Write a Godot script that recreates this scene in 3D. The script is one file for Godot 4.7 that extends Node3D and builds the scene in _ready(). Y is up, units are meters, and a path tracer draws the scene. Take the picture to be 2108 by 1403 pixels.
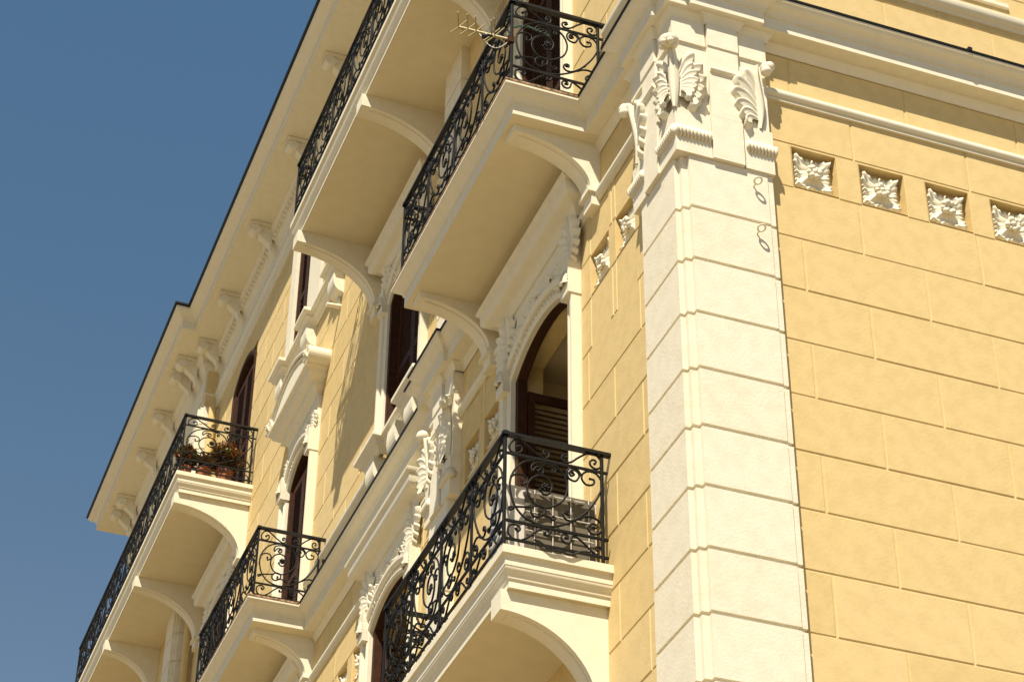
extends Node3D
# Corner of a stuccoed palazzo seen from the street: cream mouldings, yellow blocks, wrought-iron balconies.

class MB:
	var v := PackedVector3Array()
	var n := PackedVector3Array()
	func tri(a: Vector3, b: Vector3, c: Vector3) -> void:
		var q := (b - a).cross(c - a).normalized()
		v.append(a); v.append(c); v.append(b)
		n.append(q); n.append(q); n.append(q)
	func quad(a: Vector3, b: Vector3, c: Vector3, d: Vector3) -> void:
		tri(a, b, c); tri(a, c, d)
	func quadn(a: Vector3, b: Vector3, c: Vector3, d: Vector3, na: Vector3, nb: Vector3, nc: Vector3, nd: Vector3) -> void:
		v.append(a); v.append(c); v.append(b); v.append(a); v.append(d); v.append(c)
		n.append(na); n.append(nc); n.append(nb); n.append(na); n.append(nd); n.append(nc)
	func box(a: Vector3, b: Vector3) -> void:
		var p := Vector3(minf(a.x, b.x), minf(a.y, b.y), minf(a.z, b.z))
		var q := Vector3(maxf(a.x, b.x), maxf(a.y, b.y), maxf(a.z, b.z))
		quad(Vector3(p.x, p.y, q.z), Vector3(q.x, p.y, q.z), Vector3(q.x, q.y, q.z), Vector3(p.x, q.y, q.z))
		quad(Vector3(q.x, p.y, p.z), Vector3(p.x, p.y, p.z), Vector3(p.x, q.y, p.z), Vector3(q.x, q.y, p.z))
		quad(Vector3(q.x, p.y, q.z), Vector3(q.x, p.y, p.z), Vector3(q.x, q.y, p.z), Vector3(q.x, q.y, q.z))
		quad(Vector3(p.x, p.y, p.z), Vector3(p.x, p.y, q.z), Vector3(p.x, q.y, q.z), Vector3(p.x, q.y, p.z))
		quad(Vector3(p.x, q.y, q.z), Vector3(q.x, q.y, q.z), Vector3(q.x, q.y, p.z), Vector3(p.x, q.y, p.z))
		quad(Vector3(p.x, p.y, p.z), Vector3(q.x, p.y, p.z), Vector3(q.x, p.y, q.z), Vector3(p.x, p.y, q.z))
	# polygon (any winding) in the plane o + ex*x + ey*y, pushed along ez
	func prism(pts: PackedVector2Array, o: Vector3, ex: Vector3, ey: Vector3, ez: Vector3) -> void:
		var poly := pts.duplicate()
		if Geometry2D.is_polygon_clockwise(poly):
			poly.reverse()
		if ex.cross(ey).dot(ez) < 0.0:
			o += ez
			ez = -ez
		var idx := Geometry2D.triangulate_polygon(poly)
		var w := PackedVector3Array()
		for p in poly:
			w.append(o + ex * p.x + ey * p.y)
		for i in range(0, idx.size(), 3):
			var a := w[idx[i]]; var b := w[idx[i + 1]]; var c := w[idx[i + 2]]
			if (b - a).cross(c - a).dot(ez) < 0.0:
				var t := b; b = c; c = t
			tri(a + ez, b + ez, c + ez)
			tri(a, c, b)
		for i in w.size():
			var a := w[i]; var b := w[(i + 1) % w.size()]
			quad(a, b, b + ez, a + ez)
	# moulding: profile of (projection, height), bottom to top, run along a plan path (x, z); outward lies at (dz, -dx)
	func sweep(prof: Array, path: Array, caps := true, yo := 0.0) -> void:
		var m := []
		var outs := []
		for i in path.size() - 1:
			var d: Vector2 = (path[i + 1] - path[i]).normalized()
			outs.append(Vector2(d.y, -d.x))
		for i in path.size():
			if i == 0: m.append(outs[0])
			elif i == path.size() - 1: m.append(outs[-1])
			else:
				var s: Vector2 = outs[i - 1] + outs[i]
				m.append(s / (1.0 + outs[i - 1].dot(outs[i])))
		var sn := []
		for j in prof.size() - 1:
			var d: Vector2 = prof[j + 1] - prof[j]
			sn.append(Vector2(d.y, -d.x).normalized())
		for i in path.size() - 1:
			for j in prof.size() - 1:
				var n0: Vector2 = sn[j]
				var n1: Vector2 = sn[j]
				if j > 0 and sn[j - 1].dot(sn[j]) > 0.78: n0 = (sn[j - 1] + sn[j]).normalized()
				if j < sn.size() - 1 and sn[j + 1].dot(sn[j]) > 0.78: n1 = (sn[j + 1] + sn[j]).normalized()
				var o: Vector2 = outs[i]
				var p0: Vector2 = prof[j]
				var p1: Vector2 = prof[j + 1]
				var a := _at(path[i], m[i], p0, yo)
				var b := _at(path[i + 1], m[i + 1], p0, yo)
				var c := _at(path[i + 1], m[i + 1], p1, yo)
				var d := _at(path[i], m[i], p1, yo)
				var w0 := Vector3(o.x * n0.x, n0.y, o.y * n0.x)
				var w1 := Vector3(o.x * n1.x, n1.y, o.y * n1.x)
				quadn(b, a, d, c, w0, w0, w1, w1)
		if caps:
			var poly := PackedVector2Array()
			for p in prof: poly.append(p)
			poly.append(Vector2(-0.02, prof[-1].y)); poly.append(Vector2(-0.02, prof[0].y))
			var idx := Geometry2D.triangulate_polygon(poly)
			for e in [0, path.size() - 1]:
				for k in range(0, idx.size(), 3):
					var a := _at(path[e], m[e], poly[idx[k]], yo)
					var b := _at(path[e], m[e], poly[idx[k + 1]], yo)
					var c := _at(path[e], m[e], poly[idx[k + 2]], yo)
					tri(a, b, c)
	func _at(p: Vector2, m: Vector2, q: Vector2, yo: float) -> Vector3:
		return Vector3(p.x + m.x * q.x, q.y + yo, p.y + m.y * q.x)
	func tube(path: PackedVector3Array, r: float, sides := 5, rz := -1.0, ends := true) -> void:
		var k := path.size()
		if k < 2: return
		var up := Vector3.UP
		var rings := []
		var norms := []
		var t0 := (path[1] - path[0]).normalized()
		if absf(t0.dot(up)) > 0.9: up = Vector3.RIGHT
		var side := t0.cross(up).normalized()
		for i in k:
			var t := (path[mini(i + 1, k - 1)] - path[maxi(i - 1, 0)]).normalized()
			side = (side - t * side.dot(t)).normalized()
			var bi := t.cross(side)
			var ring := PackedVector3Array()
			var nn := PackedVector3Array()
			for s in sides:
				var a := TAU * s / sides + 0.3
				var dirv := side * cos(a) + bi * sin(a)
				nn.append(dirv)
				ring.append(path[i] + dirv * r)
			rings.append(ring); norms.append(nn)
		for i in k - 1:
			for s in sides:
				var s2 := (s + 1) % sides
				quadn(rings[i][s], rings[i][s2], rings[i + 1][s2], rings[i + 1][s], norms[i][s], norms[i][s2], norms[i + 1][s2], norms[i + 1][s])
		if ends:
			for s in range(1, sides - 1):
				tri(rings[0][0], rings[0][s + 1], rings[0][s])
				tri(rings[k - 1][0], rings[k - 1][s], rings[k - 1][s + 1])
	func ball(c: Vector3, r: Vector3, nu := 8, nv := 5) -> void:
		for i in nu:
			for j in nv:
				var q := []
				for e in [[0, 0], [1, 0], [1, 1], [0, 1]]:
					var a: float = TAU * (i + e[0]) / nu
					var b: float = PI * (j + e[1]) / nv - PI / 2
					q.append(Vector3(cos(b) * cos(a), sin(b), -cos(b) * sin(a)))
				quadn(c + q[0] * r, c + q[1] * r, c + q[2] * r, c + q[3] * r, q[0], q[1], q[2], q[3])
	func lathe(prof: Array, c: Vector3, seg := 20) -> void:
		for i in seg:
			var a0 := TAU * i / seg
			var a1 := TAU * (i + 1) / seg
			for j in prof.size() - 1:
				var d: Vector2 = prof[j + 1] - prof[j]
				var nn := Vector2(d.y, -d.x).normalized()
				var e0 := Vector3(cos(a0), 0, -sin(a0)); var e1 := Vector3(cos(a1), 0, -sin(a1))
				var h := Vector3.UP
				quadn(c + e0 * prof[j].x + h * prof[j].y, c + e1 * prof[j].x + h * prof[j].y, c + e1 * prof[j + 1].x + h * prof[j + 1].y, c + e0 * prof[j + 1].x + h * prof[j + 1].y,
					e0 * nn.x + h * nn.y, e1 * nn.x + h * nn.y, e1 * nn.x + h * nn.y, e0 * nn.x + h * nn.y)
	# grid of points [row][column] with smooth normals
	func grid(g: Array, back := false) -> void:
		var R := g.size(); var Cc: int = g[0].size()
		var nm := []
		for i in R:
			var row := PackedVector3Array()
			for j in Cc:
				var du: Vector3 = g[i][mini(j + 1, Cc - 1)] - g[i][maxi(j - 1, 0)]
				var dv: Vector3 = g[mini(i + 1, R - 1)][j] - g[maxi(i - 1, 0)][j]
				row.append(du.cross(dv).normalized())
			nm.append(row)
		for i in R - 1:
			for j in Cc - 1:
				quadn(g[i][j], g[i][j + 1], g[i + 1][j + 1], g[i + 1][j], nm[i][j], nm[i][j + 1], nm[i + 1][j + 1], nm[i + 1][j])
				if back:
					quadn(g[i][j], g[i + 1][j], g[i + 1][j + 1], g[i][j + 1], -nm[i][j], -nm[i + 1][j], -nm[i + 1][j + 1], -nm[i][j + 1])
	func mesh() -> ArrayMesh:
		var a := []
		a.resize(Mesh.ARRAY_MAX)
		a[Mesh.ARRAY_VERTEX] = v
		a[Mesh.ARRAY_NORMAL] = n
		var m := ArrayMesh.new()
		m.add_surface_from_arrays(Mesh.PRIMITIVE_TRIANGLES, a)
		return m

var M := {}
var cam: Camera3D
var building: Node3D
var rng := RandomNumberGenerator.new()
const ZR := -0.25          # face of the set-back middle part
const XC := -13.9          # its centre line
const GY := 0.552          # height of a course

func V2(a: float, b: float) -> Vector2:
	return Vector2(a, b)

func put(called: String, mb, m: Material, parent: Node, pos := Vector3.ZERO) -> MeshInstance3D:
	var o := MeshInstance3D.new()
	o.name = called
	o.mesh = mb.mesh() if mb is MB else mb
	o.material_override = m
	o.position = pos
	o.cast_shadow = GeometryInstance3D.SHADOW_CASTING_SETTING_ON
	parent.add_child(o, true)
	return o

func thing(called: String, label: String, category: String, at := Vector3.ZERO, group := "") -> Node3D:
	var o := Node3D.new()
	o.name = called
	add_child(o, true)
	o.position = at
	o.set_meta("label", label)
	o.set_meta("category", category)
	if group: o.set_meta("group", group)
	return o

# ---------------------------------------------------------------- materials
func noise_tex(freq: float, ramp: Array, seed_: int, normal := 0.0, oct := 4, size := 512) -> NoiseTexture2D:
	var f := FastNoiseLite.new()
	f.seed = seed_
	f.noise_type = FastNoiseLite.TYPE_SIMPLEX_SMOOTH
	f.frequency = freq
	f.fractal_octaves = oct
	var t := NoiseTexture2D.new()
	t.width = size; t.height = size
	t.seamless = true
	t.noise = f
	if normal > 0.0:
		t.as_normal_map = true
		t.bump_strength = normal
	elif ramp:
		var g := Gradient.new()
		g.offsets = PackedFloat32Array(ramp.map(func(e): return e[0]))
		g.colors = PackedColorArray(ramp.map(func(e): return e[1]))
		t.color_ramp = g
	return t

func plaster(c: Color, vary: float, freq: float, bump: float, scale: float, seed_: int, rough := 0.9) -> StandardMaterial3D:
	var m := StandardMaterial3D.new()
	m.albedo_color = Color(1, 1, 1)
	var lo := Color(c.r * (1 - vary), c.g * (1 - vary * 1.1), c.b * (1 - vary * 1.5))
	var hi := Color(minf(1, c.r * (1 + vary * 0.7)), minf(1, c.g * (1 + vary * 0.7)), minf(1, c.b * (1 + vary * 0.8)))
	m.albedo_texture = noise_tex(0.011, [[0.25, lo], [0.5, c], [0.75, hi]], seed_, 0.0, 6, 512)
	m.normal_enabled = true
	m.normal_texture = noise_tex(freq, [], seed_ + 7, bump, 4, 512)
	m.normal_scale = 1.0
	m.roughness = rough
	m.metallic_specular = 0.25
	m.uv1_triplanar = true
	m.uv1_world_triplanar = true
	m.uv1_scale = Vector3.ONE * scale
	return m

func plain(c: Color, rough: float, metal := 0.0, spec := 0.5) -> StandardMaterial3D:
	var m := StandardMaterial3D.new()
	m.albedo_color = c
	m.roughness = rough
	m.metallic = metal
	m.metallic_specular = spec
	return m

func make_materials() -> void:
	M.yellow = [plaster(Color(0.824, 0.733, 0.53), 0.018, 0.05, 0.4, 0.8, 11), plaster(Color(0.812, 0.720, 0.514), 0.018, 0.045, 0.35, 0.83, 23), plaster(Color(0.832, 0.742, 0.545), 0.018, 0.055, 0.35, 0.77, 35)]
	M.cream = plaster(Color(0.875, 0.85, 0.77), 0.012, 0.03, 0.3, 0.9, 41, 0.8)
	M.rough_cream = plaster(Color(0.88, 0.853, 0.775), 0.015, 0.06, 0.55, 0.9, 51)
	M.rough_cream2 = plaster(Color(0.872, 0.843, 0.76), 0.018, 0.05, 0.6, 0.87, 55)
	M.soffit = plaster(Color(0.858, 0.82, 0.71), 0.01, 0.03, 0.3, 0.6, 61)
	M.iron = plain(Color(0.035, 0.032, 0.03), 0.6, 0.0, 0.35)
	M.rail = plain(Color(0.045, 0.038, 0.034), 0.5, 0.0, 0.4)
	M.wood = plaster(Color(0.25, 0.155, 0.105), 0.10, 0.05, 1.2, 1.3, 71, 0.55)
	M.twig = plaster(Color(0.33, 0.26, 0.17), 0.12, 0.05, 1.0, 1.3, 75, 0.8)
	M.flashing = plain(Color(0.10, 0.10, 0.09), 0.5, 0.4)
	M.room = plain(Color(0.80, 0.74, 0.60), 0.95)
	M.dark = plain(Color(0.05, 0.045, 0.04), 0.95)
	M.glass = plain(Color(0.04, 0.045, 0.05), 0.08)
	M.clay = plaster(Color(0.62, 0.40, 0.30), 0.08, 0.05, 1.5, 3.0, 81, 0.8)
	M.white_metal = plain(Color(0.82, 0.80, 0.76), 0.45)
	M.grey_metal = plain(Color(0.40, 0.37, 0.31), 0.6)
	M.alu = plain(Color(0.62, 0.57, 0.40), 0.5, 0.1)
	M.black = plain(Color(0.03, 0.03, 0.03), 0.5)
	M.hose = plain(Color(0.14, 0.34, 0.27), 0.5)
	M.orange = plain(Color(0.80, 0.33, 0.12), 0.6)
	M.mortar = plaster(Color(0.56, 0.46, 0.36), 0.35, 0.09, 3.0, 3.0, 95)
	M.street = plaster(Color(0.55, 0.50, 0.405), 0.08, 0.06, 3.0, 0.5, 91, 0.95)
	var lf := plain(Color(1, 1, 1), 0.55)
	lf.vertex_color_use_as_albedo = true
	M.leaf = lf

# ---------------------------------------------------------------- small makers
func arc_path(c: float, y0: float, sp: float, rise: float, hw: float, off := 0.0, n := 18) -> Array:
	# left foot -> arch -> right foot, offset outward by off; gives [point, outward normal]
	var out := []
	var R := (hw * hw + rise * rise) / (2.0 * rise)
	var cy := sp + rise - R
	out.append([V2(c - hw - off, y0), V2(-1, 0)])
	var a := asin(hw / R)
	for i in n + 1:
		var t := lerpf(-a, a, float(i) / n)
		var d := V2(sin(t), cos(t))
		var p := V2(c, cy) + d * (R + off)
		if i == 0: out.append([V2(c - hw - off, minf(p.y, sp)), V2(-1, 0)])
		out.append([p, d])
		if i == n: out.append([V2(c + hw + off, minf(p.y, sp)), V2(1, 0)])
	out.append([V2(c + hw + off, y0), V2(1, 0)])
	return out

func surround(o: Dictionary, prof: Array, z: float) -> MB:
	# prof: (distance outward from the opening edge, projection from the wall)
	var mb := MB.new()
	var rows := []
	for q in prof:
		rows.append(arc_path(o.c, o.y0, o.sp, o.rise, o.hw, q.x))
	for j in prof.size() - 1:
		var p0: Vector2 = prof[j]; var p1: Vector2 = prof[j + 1]
		for i in rows[j].size() - 1:
			var a: Vector2 = rows[j][i][0]; var b: Vector2 = rows[j][i + 1][0]
			var c: Vector2 = rows[j + 1][i + 1][0]; var d: Vector2 = rows[j + 1][i][0]
			mb.quad(Vector3(a.x, a.y, z + p0.y), Vector3(b.x, b.y, z + p0.y), Vector3(c.x, c.y, z + p1.y), Vector3(d.x, d.y, z + p1.y))
	return mb

func leaf(len_: float, wid: float, lobes: int, curl: float, bulge: float, groove := 0.16) -> MB:
	# acanthus: spine along +y, face to +z, tip curling forward
	var mb := MB.new()
	var g := []
	var nt := lobes * 6
	for i in nt + 1:
		var t := float(i) / nt
		var lobe := pow(absf(sin(t * PI * lobes)), 0.6)
		var w := wid * 0.5 * (0.22 + 0.78 * sin(PI * pow(minf(t * 1.02, 1.0), 0.75))) * (0.66 + 0.34 * lobe)
		if t > 0.985: w *= 0.35
		var row := PackedVector3Array()
		for j in 13:
			var s := float(j) / 6.0 - 1.0
			var lift := bulge * (1.0 - s * s) * sin(PI * minf(1.0, 0.15 + t * 0.8))
			lift += groove * wid * 0.35 * (absf(s)) * (0.5 + 0.5 * cos(t * TAU * lobes + PI + absf(s) * 3.0)) * 0.6
			lift -= 0.02 * wid * cos(s * PI * 4.0)
			if absf(s) < 0.1: lift -= 0.05 * wid
			var cz := curl * pow(maxf(0.0, t - 0.55) / 0.45, 1.6)
			var drop := curl * 0.55 * pow(maxf(0.0, t - 0.78) / 0.22, 2.0)
			row.append(Vector3(s * w, t * len_ + absf(s) * w * 0.35 - drop, lift + cz + 0.004))
		g.append(row)
	mb.grid(g)
	return mb

func rosette_mesh(half: float, seed_: int) -> MB:
	var mb := MB.new()
	var r2 := RandomNumberGenerator.new()
	r2.seed = seed_
	var g := []
	var nr := 7; var na := 96
	for i in nr + 1:
		var row := PackedVector3Array()
		var r := float(i) / nr
		for j in na + 1:
			var a := TAU * (j % na) / na
			var sq := half / maxf(absf(cos(a)), absf(sin(a)))
			var corner := pow(absf(sin(2 * a)), 1.5)
			var rr := lerpf(half * 0.86, minf(sq, half * 1.36), corner * 0.9)
			rr *= 1.0 - 0.13 * pow(absf(sin(a * 12.0 + 0.4)), 2.0) * smoothstep(0.5, 1.0, r) - 0.05 * absf(sin(a * 31.0)) * smoothstep(0.8, 1.0, r)
			var rib := 0.016 * cos(a * 8.0) * r + 0.012 * cos(a * 24.0 + 0.4) * r * r + 0.03 * (corner - 0.4) * r
			var z := 0.045 + rib - 0.03 * r * r + 0.02 * sin(r * 9.0)
			if i == nr: z = 0.0
			row.append(Vector3(cos(a) * rr * r, sin(a) * rr * r, maxf(z, 0.0)))
		g.append(row)
	for i in g.size(): g[i].reverse()
	g.reverse()
	mb.grid(g)
	for k in 9:
		var a := TAU * k / 8.0 + 0.2
		var d := half * (0.24 if k < 8 else 0.0)
		var s := half * r2.randf_range(0.10, 0.16)
		mb.ball(Vector3(cos(a) * d, sin(a) * d, 0.075 + r2.randf_range(-0.01, 0.015)), Vector3(s, s, s * 0.8), 7, 4)
	return mb

func spline(pts: Array, per := 4) -> PackedVector3Array:
	var out := PackedVector3Array()
	for i in pts.size() - 1:
		var p0: Vector2 = pts[maxi(i - 1, 0)]; var p1: Vector2 = pts[i]; var p2: Vector2 = pts[i + 1]; var p3: Vector2 = pts[mini(i + 2, pts.size() - 1)]
		for k in per:
			var q := p1.cubic_interpolate(p2, p0, p3, float(k) / per)
			out.append(Vector3(q.x, q.y, 0))
	out.append(Vector3(pts[-1].x, pts[-1].y, 0))
	return out

# ---------------------------------------------------------------- wall blocks
var n_blocks := 0
func in_frame(p: Vector3, margin := 0.06) -> bool:
	var q: Vector3 = cam.global_transform.affine_inverse() * p
	if q.z > -1.0: return false
	var h := tan(deg_to_rad(cam.fov) / 2.0)
	return absf(q.y / -q.z) < h * (1.0 + margin) and absf(q.x / -q.z) < h * 1024.0 / 681.0 * (1.0 + margin)

# side "A": plane z = off, running along x ; side "B": plane x = off, running along z
func wall_blocks(wall: MeshInstance3D, side: String, off: float, u0: float, u1: float, ys: Array, phase: float, holes: Array, len_ := 1.185) -> void:
	var rest := MB.new()
	var gap := 0.006
	for r in ys.size() - 1:
		var ya: float = ys[r] + gap; var yb: float = ys[r + 1] - gap
		var cuts := []
		var first := phase + (len_ / 2.0 if r % 2 == 1 else 0.0)
		var k := floorf((u0 - first) / len_)
		while first + k * len_ < u1:
			cuts.append([maxf(u0, first + k * len_ + (gap if first + k * len_ > u0 else 0.0)), minf(u1, first + (k + 1) * len_ - gap)])
			k += 1
		for hole in holes:
			if hole[3] <= ya + 0.02 or hole[2] >= yb - 0.02: continue
			var nxt := []
			for c in cuts:
				if hole[1] <= c[0] or hole[0] >= c[1]: nxt.append(c); continue
				if hole[0] > c[0] + 0.03: nxt.append([c[0], hole[0]])
				if hole[1] < c[1] - 0.03: nxt.append([hole[1], c[1]])
			cuts = nxt
		for c in cuts:
			if c[1] - c[0] < 0.03: continue
			var mid := Vector3((c[0] + c[1]) / 2, (ya + yb) / 2, off) if side == "A" else Vector3(off, (ya + yb) / 2, (c[0] + c[1]) / 2)
			var mb := rest
			var own: bool = in_frame(mid, 0.12) and n_blocks < 298
			if own:
				mb = MB.new()
			var e := 0.008
			var jit := rng.randf_range(-0.0015, 0.0015)
			var P := func(u: float, y: float, p: float) -> Vector3:
				return Vector3(u, y, off + p) if side == "A" else Vector3(off + p, y, u)
			var a0: float = c[0]; var a1: float = c[1]
			if side == "B":
				a0 = c[1]; a1 = c[0]
			var s := signf(a1 - a0)
			var o0: Vector3 = P.call(a0, ya, -0.009); var o1: Vector3 = P.call(a1, ya, -0.009); var o2: Vector3 = P.call(a1, yb, -0.009); var o3: Vector3 = P.call(a0, yb, -0.016)
			var i0: Vector3 = P.call(a0 + e * s, ya + e, jit); var i1: Vector3 = P.call(a1 - e * s, ya + e, jit); var i2: Vector3 = P.call(a1 - e * s, yb - e, jit); var i3: Vector3 = P.call(a0 + e * s, yb - e, jit)
			mb.quad(i0, i1, i2, i3)
			mb.quad(o0, o1, i1, i0); mb.quad(o1, o2, i2, i1); mb.quad(o2, o3, i3, i2); mb.quad(o3, o0, i0, i3)
			if own:
				n_blocks += 1
				put("block", mb, M.yellow[rng.randi() % 3], wall)
	if rest.v.size() > 0:
		var o := put("block_field", rest, M.yellow[0], wall)
		o.set_meta("kind", "stuff")

# wall core with rectangular holes [u0,u1,y0,y1]; face set back behind the blocks
func wall_core(side: String, off: float, thick: float, u0: float, u1: float, y0: float, y1: float, holes: Array) -> MB:
	var mb := MB.new()
	var xs := [u0, u1]; var ysx := [y0, y1]
	for h in holes:
		xs.append_array([h[0], h[1]]); ysx.append_array([h[2], h[3]])
	xs.sort(); ysx.sort()
	for i in xs.size() - 1:
		if xs[i + 1] - xs[i] < 0.001: continue
		var run_from := y0
		var open := true
		var segs := []
		var cx: float = (xs[i] + xs[i + 1]) / 2
		var start := y0
		var inside := false
		for j in ysx.size() - 1:
			var cy: float = (ysx[j] + ysx[j + 1]) / 2
			if ysx[j + 1] - ysx[j] < 0.001: continue
			var hit := false
			for h in holes:
				if cx > h[0] and cx < h[1] and cy > h[2] and cy < h[3]: hit = true
			if hit and not inside:
				if ysx[j] > start: segs.append([start, ysx[j]])
				inside = true
			elif not hit and inside:
				start = ysx[j]
				inside = false
		if not inside and start < y1: segs.append([start, y1])
		for s in segs:
			if side == "A": mb.box(Vector3(xs[i], s[0], off - 0.007 - thick), Vector3(xs[i + 1], s[1], off - 0.007))
			else: mb.box(Vector3(off - 0.007 - thick, s[0], xs[i]), Vector3(off - 0.007, s[1], xs[i + 1]))
	return mb

# ---------------------------------------------------------------- windows and doors
func shutter(w: float, h: float, slat := 0.062) -> MB:
	var mb := MB.new()
	var st := 0.075
	mb.box(Vector3(0, 0, -0.022), Vector3(st, h, 0.022))
	mb.box(Vector3(w - st, 0, -0.022), Vector3(w, h, 0.022))
	for y in [0.0, h * 0.46, h - 0.1]:
		mb.box(Vector3(st, y, -0.019), Vector3(w - st, y + 0.1, 0.019))
	var y := 0.12
	while y < h - 0.13:
		if absf(y - h * 0.46 - 0.05) > 0.085:
			mb.prism(PackedVector2Array([V2(-0.016, 0.034), V2(-0.022, 0.026), V2(0.012, -0.012), V2(0.018, -0.004)]), Vector3(st, y, 0), Vector3(0, 0, 1), Vector3(0, 1, 0), Vector3(w - 2 * st, 0, 0))
		y += slat
	return mb

const HOOD := [Vector2(0.0, -0.10), Vector2(0.035, -0.095), Vector2(0.045, -0.06), Vector2(0.07, -0.02), Vector2(0.10, 0.0), Vector2(0.17, 0.01), Vector2(0.20, 0.03), Vector2(0.215, 0.06), Vector2(0.22, 0.17), Vector2(0.245, 0.18), Vector2(0.255, 0.20), Vector2(0.255, 0.23), Vector2(0.0, 0.245)]

var leaf_mesh := {}
func ornament(called: String, key: String, m: Material, parent: Node, pos: Vector3, basis: Basis, sc := 1.0) -> MeshInstance3D:
	if not leaf_mesh.has(key):
		match key:
			"acanthus": leaf_mesh[key] = leaf(0.74, 0.42, 5, 0.13, 0.07).mesh()
			"half": leaf_mesh[key] = leaf(0.8, 0.24, 5, 0.13, 0.05).mesh()
			"spine": leaf_mesh[key] = leaf(0.70, 0.20, 6, 0.10, 0.05, 0.1).mesh()
			"small": leaf_mesh[key] = leaf(0.34, 0.16, 4, 0.035, 0.025).mesh()
			"long": leaf_mesh[key] = leaf(0.5, 0.15, 5, 0.03, 0.03).mesh()
			"shell": 
				var mb := MB.new()
				var g := []
				for i in 5:
					var row := PackedVector3Array()
					for j in 29:
						var a := lerpf(-0.25, PI + 0.25, j / 28.0)
						var r := i / 4.0
						row.append(Vector3(-cos(a) * 0.1 * r * (1.0 + 0.06 * cos(j * PI)), sin(a) * 0.16 * r, 0.045 * (1 - r * r * 0.8) + 0.012 * cos(j * PI) * r))
					g.append(row)
				mb.grid(g)
				mb.ball(Vector3(0, 0, 0.04), Vector3(0.03, 0.03, 0.025), 8, 5)
				leaf_mesh[key] = mb.mesh()
	var o := put(called, leaf_mesh[key], m, parent)
	o.transform = Transform3D(basis.scaled(Vector3.ONE * sc), pos)
	return o

var half_mesh := {}
# half of an acanthus leaf on the side sgn of its stem: fluted fingers rooted up the stem, tips curling forward
func half_leaf(sgn: int, fingers: int) -> ArrayMesh:
	var key := "%d %d" % [sgn, fingers]
	if half_mesh.has(key): return half_mesh[key]
	var mb := MB.new()
	var g := []
	var na := fingers * 10
	for i in na + 1:
		var q := float(i) / na
		var ph := fposmod(q * fingers, 1.0)
		var f := pow(absf(sin(PI * ph)), 0.55)
		var th := deg_to_rad(lerpf(2.0, 92.0, pow(q, 0.9)))
		var root := lerpf(0.44, 0.10, pow(q, 0.8))
		var R := lerpf(0.31, 0.25, q) * (0.88 + 0.22 * sin(PI * q)) * (0.66 + 0.34 * f) * (1.0 + 0.10 * sin(7.3 * floorf(q * fingers * 0.9999) + 1.0))
		var row := PackedVector3Array()
		for j in 12:
			var r := j / 11.0
			var a := th + 0.95 * r * r * (0.35 + 0.65 * q)
			var x := 0.012 + R * r * sin(a) * 0.95
			var y := root + R * r * cos(a)
			var z := 0.030 + 0.055 * sin(PI * 0.5 * r) + 0.035 * r * r * r + (f - 0.6) * 0.055 * sqrt(r)
			z += 0.010 * cos(ph * TAU * 2.0) * r
			if j == 11: z = 0.02
			row.append(Vector3(x * sgn, y, z))
		if sgn > 0: row.reverse()
		g.append(row)
	mb.grid(g)
	half_mesh[key] = mb.mesh()
	return half_mesh[key]

func palmette(parent: Node, xf: Transform3D, sides: Array, k: float, stem := true) -> void:
	var st := MB.new()
	var g := []
	for i in 11:
		var t := i / 10.0
		var row := PackedVector3Array()
		for j in 7:
			var q := j / 3.0 - 1.0
			row.append(xf * (Vector3(q * (0.018 + 0.03 * sin(PI * t)) + 0.02 * sin(t * 5.0) * (1.0 if sides.size() == 1 else 0.0), 0.72 * t, 0.008 + (0.03 + 0.06 * t * t) * sqrt(maxf(0.0, 1.0 - q * q)) + 0.007 * cos(q * 9.0)) * k))
		g.append(row)
	st.grid(g)
	if stem: put("stem", st, M.cream, parent)
	for s in sides:
		put("half_leaf", half_leaf(s, 6), M.cream, parent).transform = xf * Transform3D(Basis().scaled(Vector3(k, k, k * 0.72)), Vector3.ZERO)

func rot_z(a: float) -> Basis:
	return Basis(Vector3(0, 0, 1), deg_to_rad(a))

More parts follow.
